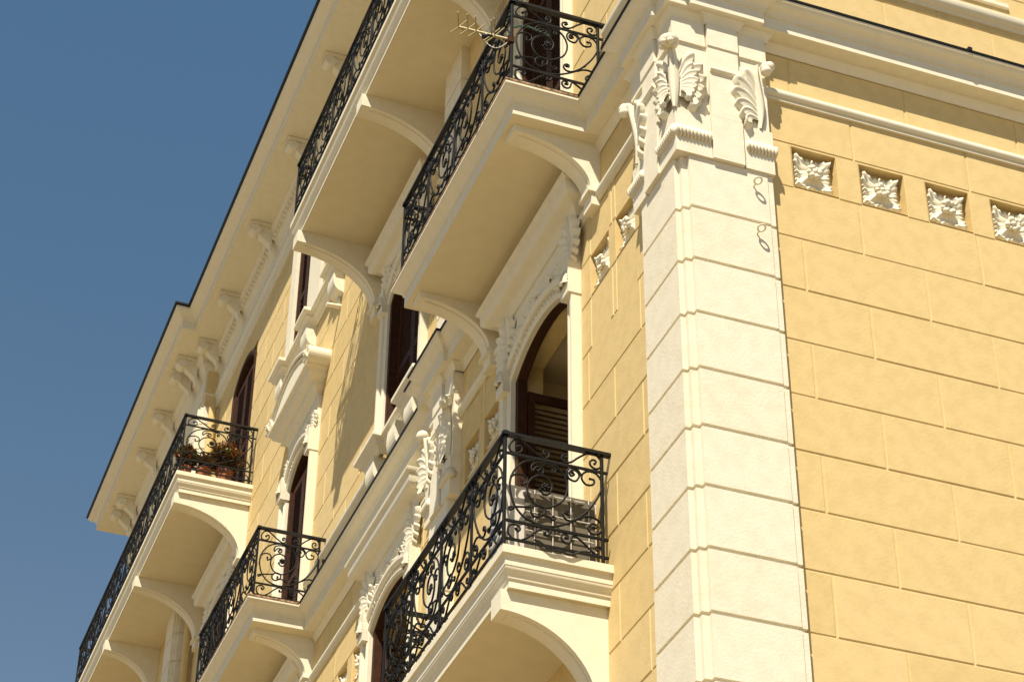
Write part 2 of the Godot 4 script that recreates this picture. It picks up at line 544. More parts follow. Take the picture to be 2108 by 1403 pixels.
# o: c, z, y0, sp, rise, hw, hood (height of the hood foot), open (share of the opening left without shutter)
func window(o: Dictionary) -> MeshInstance3D:
	var z: float = o.z
	var c: float = o.c
	var fw: float = o.get("fw", 0.2)
	var pr: float = o.get("pr", 0.10)
	var prof := [V2(0, -o.get("reveal", 0.30)), V2(0, pr * 0.5), V2(0.03, pr * 0.7), V2(0.05, pr * 0.7), V2(0.052, pr * 0.45), V2(fw - 0.075, pr * 0.45), V2(fw - 0.07, pr * 0.85), V2(fw - 0.04, pr), V2(fw, pr), V2(fw, -0.03)]
	var w := put("window", surround(o, prof, z), M.cream, building)
	w.set_meta("label", o.label)
	if o.hood <= 0.0: w.material_override = M.wood
	var W: float = o.hw + fw
	var hood_y: float = o.hood
	var curved: bool = o.get("curved", false)
	if hood_y > 0.0:
		if curved: hood_y -= 0.32
		# flat panel between arch and hood
		var poly := PackedVector2Array()
		for q in arc_path(c, o.sp, o.sp, o.rise, o.hw, 0.12, 14):
			if poly.is_empty() or poly[-1].distance_to(q[0]) > 0.004: poly.append(q[0])
		poly[0] = V2(c - W + 0.006, o.sp + 0.02); poly[-1] = V2(c + W - 0.006, o.sp + 0.02)
		poly.append(V2(c + W - 0.006, hood_y - 0.02)); poly.append(V2(c - W + 0.006, hood_y - 0.02))
		var t := MB.new()
		t.prism(poly, Vector3(0, 0, z - 0.02), Vector3.RIGHT, Vector3.UP, Vector3(0, 0, pr * 0.42 + 0.02))
		put("panel", t, M.cream, w)
		if curved:
			curved_hood(w, c, z, hood_y + 0.32)
		else:
			var h := MB.new()
			var hw2: float = W + 0.02
			h.sweep(HOOD, [V2(c + hw2, z), V2(c + hw2, z + 0.03), V2(c - hw2, z + 0.03), V2(c - hw2, z)], false, hood_y)
			h.quad(Vector3(c - hw2, hood_y + 0.24, z + 0.03), Vector3(c + hw2, hood_y + 0.24, z + 0.03), Vector3(c + hw2, hood_y + 0.24, z), Vector3(c - hw2, hood_y + 0.24, z))
			put("hood", h, M.cream, w)
		# egg band along the arch
		var eggs := MB.new()
		var ap := arc_path(c, o.sp, o.sp, o.rise, o.hw, 0.09, 22)
		for i in range(1, ap.size() - 1):
			var q: Vector2 = ap[i][0]
			eggs.ball(Vector3(q.x, q.y, z + pr * 0.45), Vector3(0.026, 0.036, 0.022), 7, 4)
		put("egg_band", eggs, M.cream, w).set_meta("kind", "stuff")
		for s in [-1, 1]:
			var bx := MB.new()
			var x0: float = c + s * (W - 0.19)
			var x1: float = c + s * (W + 0.012)
			bx.box(Vector3(x0, o.sp - 0.12, z - 0.02), Vector3(x1, o.sp + 0.26, z + pr + 0.035))
			put("impost_block", bx, M.cream, w)
			ornament("shell", "shell", M.cream, w, Vector3((x0 + x1) / 2, o.sp + 0.02, z + pr + 0.03), Basis(), 0.95)
			var hh: float = hood_y - o.sp - 0.3
			palmette(w, Transform3D(Basis(), Vector3(c + s * (W - 0.1), o.sp + 0.28, z + pr * 0.42)), [-1, 1], hh / 0.66 * (0.9 if not curved else 0.55))
			palmette(w, Transform3D(rot_z(s * 62), Vector3(c + s * (W - 0.24), o.sp + o.rise * 0.35 + 0.20, z + pr * 0.40)), [-1, 1], 0.50)
			palmette(w, Transform3D(rot_z(s * 78), Vector3(c + s * 0.34, o.sp + o.rise + 0.22, z + pr * 0.40)), [-1, 1], 0.45)
	# woodwork: frame, leaves
	var depth: float = o.get("depth", -0.02)
	var fr := surround({"c": c, "y0": o.y0, "sp": o.sp, "rise": o.rise, "hw": o.hw - 0.075}, [V2(0, -o.get("jamb", 0.13)), V2(0, 0.0), V2(0.072, 0.0), V2(0.072, -o.get("jamb", 0.13))], z - depth)
	put("door_frame", fr, M.wood, w)
	var top: float = o.get("leaf_top", o.sp + 0.02)
	var lw: float = o.hw - 0.09
	var sh: ArrayMesh = shutter(lw, top - o.y0 - 0.02).mesh()
	for s in [-1, 1]:
		var a := put("shutter", sh, M.wood, w, Vector3(c + (0.004 if s > 0 else -lw - 0.004), o.y0 + 0.02, z - depth - o.get("back", 0.06)))
		if o.get("folded", false) and s < 0:   # this leaf stands open against the jamb
			a.position = Vector3(c - o.hw + 0.05, o.y0 + 0.02, z - depth - 0.11)
			a.rotation.y = PI / 2
	# room behind
	var rm := MB.new()
	var x0: float = c - o.hw - 0.35; var x1: float = c + o.hw + 0.35
	var zt := z - 0.36; var zb := z - 1.5
	var ceil_y: float = o.sp + o.rise + 0.12
	rm.quad(Vector3(x0, o.y0, zb), Vector3(x1, o.y0, zb), Vector3(x1, ceil_y, zb), Vector3(x0, ceil_y, zb))
	rm.quad(Vector3(x0, o.y0, zt), Vector3(x0, o.y0, zb), Vector3(x0, ceil_y, zb), Vector3(x0, ceil_y, zt))
	rm.quad(Vector3(x1, o.y0, zb), Vector3(x1, o.y0, zt), Vector3(x1, ceil_y, zt), Vector3(x1, ceil_y, zb))
	rm.quad(Vector3(x0, ceil_y, zb), Vector3(x1, ceil_y, zb), Vector3(x1, ceil_y, zt), Vector3(x0, ceil_y, zt))
	rm.quad(Vector3(x0, o.y0 - 0.001, zt), Vector3(x1, o.y0 - 0.001, zt), Vector3(x1, o.y0 - 0.001, zb), Vector3(x0, o.y0 - 0.001, zb))
	put("room_lining", rm, M.room, w)
	return w

# sill that breaks forward over consoles; br: outer break from br[0] to br[1], optional middle break of half-width br[2]
func bracketed_sill(w: Node, c: float, z: float, y: float, br: Array, at: Array) -> void:
	var sill := [V2(0, -0.26), V2(0.03, -0.255), V2(0.035, -0.22), V2(0.06, -0.19), V2(0.10, -0.17), V2(0.10, -0.13), V2(0.13, -0.115), V2(0.155, -0.09), V2(0.155, -0.04), V2(0.14, -0.025), V2(0.0, 0.0)]
	var r := [V2(c + br[0], z), V2(c + br[0], z + 0.11), V2(c + br[1], z + 0.11), V2(c + br[1], z + 0.005)]
	if br.size() > 2: r.append_array([V2(c + br[2], z + 0.005), V2(c + br[2], z + 0.11)])
	var path := r.duplicate()
	r.reverse()
	for q in r: path.append(V2(2.0 * c - q.x, q.y))
	var sm := MB.new()
	sm.sweep(sill, path, false, y)
	put("sill", sm, M.cream, w)
	for s in at:
		var k := MB.new()
		var poly := PackedVector2Array([V2(0, 0), V2(0.17, 0)])
		for i in 9:
			var t := PI / 2 * i / 8.0
			poly.append(V2(0.17 + 0.03 * sin(t * 2.0) - 0.12 * (1 - cos(t)), -0.03 - 0.36 * sin(t)))
		poly.append(V2(0, -0.42))
		k.prism(poly, Vector3(c + s - 0.16, y - 0.24, z - 0.01), Vector3(0, 0, 1), Vector3.UP, Vector3(0.32, 0, 0))
		var cs := put("console", k, M.cream, w)
		var dl := MB.new()
		dl.ball(Vector3(c + s, y - 0.74, z + 0.02), Vector3(0.06, 0.13, 0.035), 8, 6)
		put("drop_leaf", dl, M.cream, cs)

func curved_hood(w: Node, c: float, z: float, y: float) -> void:
	# scrolled segmental hood: stepped bed cornice, arched lid, a roll with a rosette at each end
	var b := MB.new()
	var hw := 0.74
	var bed := [V2(0.0, -0.34), V2(0.05, -0.335), V2(0.06, -0.28), V2(0.09, -0.25), V2(0.15, -0.23), V2(0.15, -0.15), V2(0.18, -0.13), V2(0.24, -0.11), V2(0.27, -0.08), V2(0.28, -0.02), V2(0.33, -0.005), V2(0.335, 0.02), V2(0.0, 0.03)]
	b.sweep(bed, [V2(c + hw, z), V2(c + hw, z + 0.015), V2(c - hw, z + 0.015), V2(c - hw, z)], false, y)
	put("hood", b, M.cream, w)
	var L := 1.06
	var top := func(t: float) -> float: return 0.27 + 0.34 * sin(PI * t)
	var lid := PackedVector2Array()
	for i in 21: lid.append(V2(lerpf(-L, L, i / 20.0), top.call(i / 20.0)))
	for i in 21: lid.append(V2(lerpf(L, -L, i / 20.0), 0.022))
	var l := MB.new()
	l.prism(lid, Vector3(c, y, z), Vector3.RIGHT, Vector3.UP, Vector3(0, 0, 0.30))
	put("lid", l, M.cream, w)
	for e in [[0.0, 0.026, 0.325], [0.075, 0.016, 0.31]]:
		var rim := MB.new()
		var rp := PackedVector3Array()
		for i in 25:
			var t := i / 24.0
			rp.append(Vector3(c + lerpf(-L, L, t), y + top.call(t) - 0.02 - e[0], z + e[2]))
		rim.tube(rp, e[1], 7)
		put("rim", rim, M.cream, w)
	for s in [-1, 1]:
		var r := MB.new()
		var ring := PackedVector2Array()
		for i in 24:
			ring.append(V2(cos(TAU * i / 24.0), sin(TAU * i / 24.0)) * 0.145)
		r.prism(ring, Vector3(c + s * L, y + 0.165, z - 0.01), Vector3.RIGHT, Vector3.UP, Vector3(0, 0, 0.355))
		put("scroll_end", r, M.cream, w)
		var f := put("rosette", ros_mesh[0], M.cream, w, Vector3(c + s * L, y + 0.165, z + 0.335))
		f.scale = Vector3.ONE * 0.55

# ---------------------------------------------------------------- balconies
const SLAB := [Vector2(0.0, -0.35), Vector2(0.0, -0.278), Vector2(0.014, -0.27), Vector2(0.016, -0.243), Vector2(0.03, -0.225), Vector2(0.044, -0.205), Vector2(0.05, -0.19), Vector2(0.05, -0.178), Vector2(0.056, -0.172), Vector2(0.056, -0.085), Vector2(0.062, -0.078), Vector2(0.088, -0.076), Vector2(0.088, -0.004), Vector2(0.084, 0.0)]

func bracket(parent: Node, x0: float, x1: float, zw: float, zb: float, ys: float, drop := 0.19, foot := 0.95) -> void:
	var poly := PackedVector2Array([V2(zw - 0.02, ys), V2(zb, ys), V2(zb, ys - drop)])
	var core := PackedVector2Array([V2(zw, ys - 0.06), V2(zb - 0.06, ys - 0.06)])
	var zf := zw + 0.10
	for i in 17:
		var t := i / 16.0 * PI / 2
		poly.append(V2(zb - (zb - zf) * sin(t), ys - foot + (foot - drop) * cos(t)))
		var t2 := lerpf(0.10, PI / 2, i / 16.0)
		core.append(V2(zb - (zb - zf - 0.004) * sin(t2), ys - foot - 0.0 + (foot - drop - 0.004) * cos(t2) - 0.010))
	poly.append(V2(zw - 0.02, ys - foot))
	core.append(V2(zw, ys - foot - 0.02))
	var mb := MB.new()
	mb.prism(poly, Vector3(x0, 0, 0), Vector3(0, 0, 1), Vector3(0, 1, 0), Vector3(x1 - x0, 0, 0))
	var b := put("bracket", mb, M.cream, parent)
	var m2 := MB.new()
	var q := (x1 - x0) * 0.27
	m2.prism(core, Vector3(x0 + q, 0, 0), Vector3(0, 0, 1), Vector3(0, 1, 0), Vector3(x1 - x0 - 2 * q, 0, 0))
	put("rib", m2, M.cream, b)
	var ft := MB.new()
	ft.box(Vector3(x0 - 0.015, ys - foot - 0.05, zw - 0.02), Vector3(x1 + 0.015, ys - foot + 0.0, zf + 0.03))
	ft.box(Vector3(x0 + 0.01, ys - foot - 0.19, zw - 0.02), Vector3(x1 - 0.01, ys - foot - 0.05, zf - 0.012))
	put("corbel_foot", ft, M.cream, b)

func slab_balcony(label: String, x0: float, x1: float, zf: float, y: float, zw_right: float, zw_left: float, brk: Array, steps := []) -> void:
	# x0: right end, x1: left end of the lowest fascia
	var mb := MB.new()
	mb.sweep(SLAB, [V2(x0, zw_right - 0.01), V2(x0, zf), V2(x1, zf), V2(x1, zw_left - 0.01)], false, y)
	var o := put("balcony", mb, M.cream, building)
	o.set_meta("label", label)
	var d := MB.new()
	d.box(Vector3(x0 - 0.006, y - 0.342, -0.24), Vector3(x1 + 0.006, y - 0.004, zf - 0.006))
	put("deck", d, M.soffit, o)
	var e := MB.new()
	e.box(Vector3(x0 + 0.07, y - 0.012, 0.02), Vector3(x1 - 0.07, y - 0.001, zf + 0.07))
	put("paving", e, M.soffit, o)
	for b in brk:
		bracket(o, b[0], b[1], b[2], zf + 0.05, y - 0.343)

# ---------------------------------------------------------------- wrought iron railing
const SCROLLS := [
	[0.317, 0.608, 0.349, 0.571, 0.398, 0.591, 0.423, 0.668, 0.39, 0.733, 0.316, 0.752, 0.243, 0.708, 0.203, 0.626, 0.211, 0.539, 0.268, 0.463, 0.366, 0.441, 0.472, 0.5, 0.537, 0.578, 0.563, 0.709, 0.514, 0.834, 0.398, 0.905, 0.299, 0.905, 0.185, 0.866, 0.096, 0.772, 0.045, 0.617, 0.075, 0.437, 0.156, 0.323, 0.253, 0.275, 0.358, 0.263, 0.479, 0.29, 0.643, 0.388, 0.767, 0.531, 0.852, 0.685, 0.879, 0.808, 0.83, 0.888, 0.755, 0.898, 0.704, 0.859, 0.695, 0.803, 0.736, 0.758, 0.795, 0.772, 0.808, 0.82, 0.77, 0.825],
	[0.106, 0.989, 0.139, 1.01, 0.151, 0.967, 0.111, 0.93, 0.053, 0.935, 0.037, 0.986, 0.069, 1.048, 0.126, 1.071, 0.192, 1.032, 0.266, 0.976, 0.349, 0.932, 0.39, 0.96, 0.39, 1.006, 0.349, 1.01, 0.345, 0.972, 0.365, 0.982],
	[0.547, 0.988, 0.564, 0.992, 0.556, 1.018, 0.523, 1.005, 0.51, 0.97, 0.539, 0.94, 0.597, 0.954, 0.664, 1.016, 0.748, 1.077, 0.824, 1.081, 0.873, 1.028, 0.873, 0.973, 0.83, 0.94, 0.78, 0.96, 0.773, 1.004, 0.806, 1.026, 0.827, 1.008, 0.814, 0.987],
	[0.609, 0.852, 0.625, 0.833, 0.596, 0.817, 0.584, 0.85, 0.613, 0.88, 0.655, 0.867, 0.671, 0.825, 0.637, 0.772, 0.579, 0.786, 0.559, 0.844, 0.588, 0.892, 0.647, 0.896, 0.688, 0.847],
	[0.316, 0.81, 0.296, 0.792, 0.316, 0.774, 0.345, 0.79, 0.337, 0.829, 0.283, 0.83, 0.243, 0.78, 0.238, 0.824, 0.267, 0.867, 0.332, 0.885, 0.398, 0.885, 0.448, 0.846, 0.452, 0.819, 0.427, 0.809, 0.427, 0.832],
	[0.15, 0.663, 0.154, 0.624, 0.194, 0.651, 0.198, 0.697, 0.161, 0.725, 0.096, 0.714, 0.056, 0.682],
	[0.106, 0.181, 0.118, 0.158, 0.141, 0.189, 0.117, 0.218, 0.069, 0.216, 0.038, 0.183, 0.038, 0.123, 0.079, 0.08, 0.15, 0.069],
	[0.358, 0.193, 0.354, 0.175, 0.39, 0.183, 0.398, 0.219, 0.35, 0.235, 0.286, 0.195, 0.206, 0.116, 0.142, 0.076],
	[0.544, 0.19, 0.564, 0.186, 0.56, 0.22, 0.52, 0.22, 0.507, 0.173, 0.543, 0.138, 0.584, 0.155, 0.609, 0.231, 0.649, 0.213, 0.706, 0.173, 0.79, 0.1, 0.86, 0.08, 0.875, 0.13, 0.84, 0.17, 0.81, 0.15, 0.825, 0.13],
	[0.317, 0.395, 0.309, 0.366, 0.35, 0.375, 0.358, 0.43, 0.309, 0.455, 0.244, 0.422, 0.241, 0.36, 0.285, 0.334, 0.35, 0.367, 0.398, 0.36, 0.431, 0.336, 0.455, 0.364, 0.435, 0.372],
	[0.553, 0.43, 0.573, 0.421, 0.578, 0.449, 0.545, 0.45, 0.524, 0.406, 0.553, 0.368, 0.61, 0.372, 0.676, 0.422, 0.742, 0.49],
	[0.798, 0.347, 0.818, 0.343, 0.823, 0.375, 0.782, 0.379, 0.748, 0.332, 0.772, 0.284, 0.83, 0.288, 0.871, 0.341, 0.864, 0.402, 0.807, 0.442, 0.733, 0.439, 0.667, 0.402],
	[0.076, 0.375, 0.048, 0.352, 0.04, 0.376, 0.075, 0.389, 0.156, 0.407, 0.252, 0.424],
]
var scroll_mesh := {}
var flower: ArrayMesh

func panel_scrolls(parent: Node, xf: Transform3D, w: float, mirror: bool) -> void:
	var key := "%.3f%s" % [w, mirror]
	if not scroll_mesh.has(key):
		var list := []
		for s in SCROLLS:
			var pts := []
			for i in range(0, s.size(), 2):
				var u: float = s[i] * w / 0.93
				pts.append(V2(w - u if mirror else u, s[i + 1]))
			var mb := MB.new()
			mb.tube(spline(pts), 0.0102, 5)
			mb.ball(Vector3(pts[0].x, pts[0].y, 0), Vector3.ONE * 0.016, 6, 4)
			mb.ball(Vector3(pts[-1].x, pts[-1].y, 0), Vector3.ONE * 0.013, 6, 4)
			list.append(mb.mesh())
		scroll_mesh[key] = list
	for m in scroll_mesh[key]:
		put("scroll", m, M.iron, parent).transform = xf
	if flower == null:
		var f := MB.new()
		for k in 7:
			var a := TAU * k / 7.0
			f.ball(Vector3(cos(a) * 0.028, sin(a) * 0.028, 0.012), Vector3(0.016, 0.016, 0.01), 6, 4)
		f.ball(Vector3(0, 0, 0.018), Vector3(0.018, 0.018, 0.016), 6, 4)
		flower = f.mesh()
	var u2 := 0.36 * w / 0.93
	put("flower", flower, M.iron, parent).transform = xf * Transform3D(Basis(), Vector3(w - u2 if mirror else u2, 0.64, 0.0))

func bar(parent: Node, called: String, a: Vector3, b: Vector3, hw: float, hh: float, m: Material) -> void:
	var mb := MB.new()
	var d := (b - a).normalized()
	var up := Vector3.UP if absf(d.y) < 0.9 else Vector3.RIGHT
	var s := d.cross(up).normalized()
	up = s.cross(d)
	var pts := PackedVector2Array([V2(-hw, -hh), V2(hw, -hh), V2(hw, hh * 0.6), V2(hw * 0.6, hh), V2(-hw * 0.6, hh), V2(-hw, hh * 0.6)])
	mb.prism(pts, a, s, up, b - a)
	put(called, mb, m, parent)

# corners given in plan; ends at the wall on both sides
func railing(label: String, xr: float, xl: float, zf: float, zr: float, zl: float, y: float, n_front: int, group: String) -> Node3D:
	var t := thing("balcony_railing", label, "railing", Vector3(xr, y, zf), group)
	var L := xr - xl
	var runs := [[Vector3(0, 0, 0), Vector3(0, 0, zr - zf), 1], [Vector3(0, 0, 0), Vector3(-L, 0, 0), n_front], [Vector3(-L, 0, 0), Vector3(-L, 0, zl - zf), 1]]
	for r in runs:
		var a: Vector3 = r[0]; var b: Vector3 = r[1]
		var d := (b - a).normalized()
		for h in [[0.075, 0.010, 0.012], [0.25, 0.010, 0.012], [0.915, 0.010, 0.012]]:
			bar(t, "bar", a + Vector3(0, h[0], 0), b + Vector3(0, h[0], 0), h[1], h[2], M.iron)
		bar(t, "handrail", a - d * 0.028 + Vector3(0, 1.105, 0), b + d * 0.028 + Vector3(0, 1.105, 0), 0.027, 0.019, M.rail)
		var n: int = r[2]
		var w := (b - a).length() / n
		for k in n:
			var o := a + d * w * k
			panel_scrolls(t, Transform3D(Basis(d, Vector3.UP, d.cross(Vector3.UP)), o), w, k % 2 == 1)
			if k > 0:
				bar(t, "post", o + Vector3(0, 0.02, 0), o + Vector3(0, 1.09, 0), 0.011, 0.011, M.iron)
	for p in [Vector3(0, 0, 0), Vector3(-L, 0, 0), Vector3(0, 0, zr - zf + 0.05), Vector3(-L, 0, zl - zf + 0.05)]:
		bar(t, "post", p + Vector3(0, -0.03, 0), p + Vector3(0, 1.09, 0), 0.0135, 0.0135, M.iron)
	return t

# ---------------------------------------------------------------- pilaster and capital
# side maps (u, p) to the plan: u runs along the face away from the corner, p is the projection from the wall
func plan(side: int, u: float, p: float) -> Vector2:
	match side:
		0: return V2(p, -u)             # street side, from the corner
		1: return V2(-u, p)             # front, from the corner
		2: return V2(-6.6 + u, p)       # front, other end of the near pavilion
		3: return V2(-21.1 - u, p)      # far pavilion
	return V2(0, 0)

func vbox(mb: MB, side: int, u0: float, u1: float, p0: float, p1: float, y0: float, y1: float) -> void:
	var a := plan(side, u0, p0); var b := plan(side, u1, p1)
	mb.box(Vector3(a.x, y0, a.y), Vector3(b.x, y1, b.y))

func upright(poly: PackedVector2Array, y0: float, y1: float) -> MB:
	var mb := MB.new()
	mb.prism(poly, Vector3(0, y0, 0), Vector3.RIGHT, Vector3(0, 0, 1), Vector3(0, y1 - y0, 0))
	return mb

func corner_plan(ins: float) -> PackedVector2Array:
	var i := ins
	return PackedVector2Array([V2(-0.69 + i, -0.05), V2(-0.69 + i, 0.1 - i), V2(0.0 - i, 0.1 - i), V2(-i, 0.058 - i), V2(0.053 - i, 0.058 - i), V2(0.053 - i, -i), V2(0.1 - i, -i), V2(0.1 - i, -0.742 + i), V2(0.085 - i, -0.742 + i), V2(0.085 - i, -0.80 + i), V2(-0.05, -0.80 + i)])

func flank_plan(side: int, ins: float) -> PackedVector2Array:
	# pilaster at the other end of a pavilion: notched corner, flat face
	var i := ins
	var out := PackedVector2Array()
	for q in [[0.69 - i, -0.05], [0.69 - i, 0.1 - i], [0.09 + i, 0.1 - i], [0.09 + i, 0.058 - i], [0.045 + i, 0.058 - i], [0.045 + i, 0.01 - i], [0.0 + i, 0.01 - i], [0.0 + i, -0.27]]:
		out.append(plan(side, q[0], q[1]))
	return out

func pilaster(label: String, side: int, y_top: float, y_bot: float) -> MeshInstance3D:
	var cp := func(ins: float): return corner_plan(ins) if side == 0 else flank_plan(side, ins)
	var p := put("pilaster", upright(cp.call(0.02), y_bot, y_top), M.cream, building)
	p.set_meta("label", label)
	var y := y_top
	var k := 0
	while y > y_bot + 0.1:
		var top := y - (0.016 if k > 0 else 0.0)
		# courses lie on the joint heights 9.403 + n * GY
		var bottom := 9.412 + GY * floorf((y - 0.05 - 9.412) / GY)
		put("block", upright(cp.call(0.0), bottom + 0.017, top), M.rough_cream if k % 3 != 1 else M.rough_cream2, p)
		y = bottom
		k += 1
	return p

func beads(mb: MB, side: int, u0: float, u1: float, p: float, y: float, n: int) -> void:
	for k in n:
		var u := lerpf(u0, u1, (k + 0.5) / n)
		var q := plan(side, u, p)
		var s := absf(u1 - u0) / n * 0.56
		var r := Vector3(0.066, 0.07, s) if side == 0 else Vector3(s, 0.07, 0.066)
		mb.ball(Vector3(q.x, y, q.y), r, 8, 5)

func capital(parent: Node, sides: Array, corner_u: float) -> void:
	# sides: faces that carry the capital
	var c := put("capital", MB_dummy(sides, corner_u), M.rough_cream, parent)
	for s in sides:
		var face := Vector3(1, 0, 0) if s == 0 else Vector3(0, 0, 1)
		# lower blocks, middle strip
		for q in [[corner_u, 0.212, 0.0, 0.128, 13.84, 14.325], [0.535, 0.812, 0.0, 0.122, 13.84, 14.325], [0.217, 0.515, 0.0, 0.145, 13.842, 14.323], [0.22, 0.512, 0.0, 0.14, 14.331, 15.16], [corner_u + 0.02, 0.205, 0.0, 0.117, 15.155, 15.426], [0.217, 0.515, 0.0, 0.152, 15.155, 15.428], [0.53, 0.808, 0.0, 0.117, 15.155, 15.426]]:
			if sides.size() == 2 and q[0] < 0.1:
				if s == 0:
					var L: float = q[3]
					put("block", upright(PackedVector2Array([V2(-q[1], 0), V2(-q[1], L), V2(L, L), V2(L, -q[1]), V2(0, -q[1]), V2(0, 0)]), q[4], q[5]), M.rough_cream, c)
				continue
			var mb := MB.new()
			vbox(mb, s, q[0], q[1], q[2], q[3], q[4], q[5])
			put("block", mb, M.rough_cream, c)
		var bd := MB.new()
		beads(bd, s, corner_u - 0.02, 0.205, 0.12, 14.06, 10)
		put("bead_row", bd, M.cream, c).set_meta("kind", "stuff")
		var b2 := MB.new()
		beads(b2, s, 0.545, 0.84, 0.112, 14.09, 9)
		put("bead_row", b2, M.cream, c).set_meta("kind", "stuff")
		var rl := MB.new()
		var a := plan(s, 0.225, 0.14); var b := plan(s, 0.51, 0.14)
		rl.tube(PackedVector3Array([Vector3(a.x, 14.87, a.y), Vector3(b.x, 14.87, b.y)]), 0.032, 9)
		put("roll", rl, M.cream, c)
		# outer leaf with its drooping bud
		var o := plan(s, 0.70, 0.10)
		var bs := Basis(Vector3(0, 0, 1).cross(face) if s == 0 else Vector3.RIGHT, Vector3.UP, face)
		if s == 0: bs = Basis(Vector3(0, 0, -1), Vector3.UP, Vector3(1, 0, 0))
		palmette(c, Transform3D(bs, Vector3(o.x, 14.33, o.y)), [1 if s == 1 else -1], 0.98)
		var bud := MB.new()
		var q2 := plan(s, 0.775, 0.19)
		for e in [[-0.01, 0, 0, 0.062], [0.01, -0.06, 0.02, 0.05], [-0.03, 0.05, -0.04, 0.05]]:
			bud.ball(Vector3(q2.x + e[0], 15.03 + e[1], q2.y + e[2]), Vector3.ONE * e[3], 10, 7)
		put("bud", bud, M.cream, c)
		# leaf at the corner, half on each face
		if sides.size() == 1:
			var o3 := plan(s, 0.06, 0.11)
			palmette(c, Transform3D(bs, Vector3(o3.x, 14.33, o3.y)), [-1, 1], 0.9)
			var bd3 := MB.new()
			var q4 := plan(s, 0.0, 0.19)
			bd3.ball(Vector3(q4.x, 15.03, q4.y), Vector3.ONE * 0.075, 10, 7)
			put("bud", bd3, M.cream, c)
	if sides.size() == 2:
		var f := Vector3(1, 0, 1).normalized()
		var bs2 := Basis(Vector3.UP.cross(f).normalized(), Vector3.UP, f)
		var base := Vector3(0.085, 14.32, 0.085)
		palmette(c, Transform3D(Basis(Vector3(0, 0, -1), Vector3.UP, Vector3(1, 0, 0)), Vector3(0.115, 14.36, 0.09)), [1], 0.93, false)
		palmette(c, Transform3D(Basis(Vector3.RIGHT, Vector3.UP, Vector3(0, 0, 1)), Vector3(0.09, 14.36, 0.115)), [-1], 0.93, false)
		palmette(c, Transform3D(bs2, Vector3(0.118, 14.31, 0.118)), [], 1.05)
		palmette(c, Transform3D(Basis(Vector3(0, 0, -1), Vector3.UP, Vector3(1, 0, 0)) * rot_z(-6), Vector3(0.15, 14.44, 0.10)), [1], 0.62, false)
		palmette(c, Transform3D(Basis(Vector3.RIGHT, Vector3.UP, Vector3(0, 0, 1)) * rot_z(6), Vector3(0.10, 14.44, 0.15)), [-1], 0.62, false)
		var bud2 := MB.new()
		bud2.ball(Vector3(0.185, 15.02, 0.185), Vector3(0.095, 0.065, 0.095), 14, 9)
		for k in 5:
			var a2 := TAU * k / 5.0
			bud2.ball(Vector3(0.20 + cos(a2) * 0.055, 14.97, 0.20 + sin(a2) * 0.055), Vector3.ONE * 0.032, 8, 6)
		put("bud", bud2, M.cream, c)

func MB_dummy(sides: Array, corner_u: float) -> MB:
	# plain die of the capital behind its ornament
	if sides.size() == 2:
		return upright(PackedVector2Array([V2(-0.8, -0.05), V2(-0.8, 0.095), V2(0.095, 0.095), V2(0.095, -0.8), V2(-0.05, -0.8)]), 13.845, 15.43)
	var out := PackedVector2Array()
	for q in [[0.8, -0.05], [0.8, 0.095], [0.0, 0.095], [0.0, -0.27]]:
		out.append(plan(sides[0], q[0], q[1]))
	return upright(out, 13.845, 15.43)

# ---------------------------------------------------------------- leaf panels
var ros_mesh := []
func leaf_panel(wall: Node, side: String, off: float, u0: float, u1: float, y0: float, y1: float, k: int) -> void:
	var mb := MB.new()
	var d := 0.10
	var P := func(u: float, y: float, p: float) -> Vector3:
		return Vector3(u, y, off + p) if side == "A" else Vector3(off + p, y, u)
	var a := minf(u0, u1) + 0.003; var b := maxf(u0, u1) - 0.003
	y0 += 0.003; y1 -= 0.003
	mb.quad(P.call(a, y0, -d), P.call(b, y0, -d), P.call(b, y1, -d), P.call(a, y1, -d))
	mb.quad(P.call(a, y0, 0), P.call(b, y0, 0), P.call(b, y0, -d), P.call(a, y0, -d))
	mb.quad(P.call(a, y1, -d), P.call(b, y1, -d), P.call(b, y1, 0), P.call(a, y1, 0))
	mb.quad(P.call(a, y0, 0), P.call(a, y0, -d), P.call(a, y1, -d), P.call(a, y1, 0))
	mb.quad(P.call(b, y0, -d), P.call(b, y0, 0), P.call(b, y1, 0), P.call(b, y1, -d))
	var o := put("niche", mb, M.yellow[1], wall)
	var r := put("leaf_rosette", ros_mesh[k % 3], M.cream, o)
	var pos: Vector3 = P.call((a + b) / 2, (y0 + y1) / 2, -d + 0.012)
	var bs := Basis() if side == "A" else Basis(Vector3(0, 0, -1), Vector3.UP, Vector3(1, 0, 0))
	r.transform = Transform3D(bs * rot_z([0, 90, 180, 270, 90][k % 5]), pos)

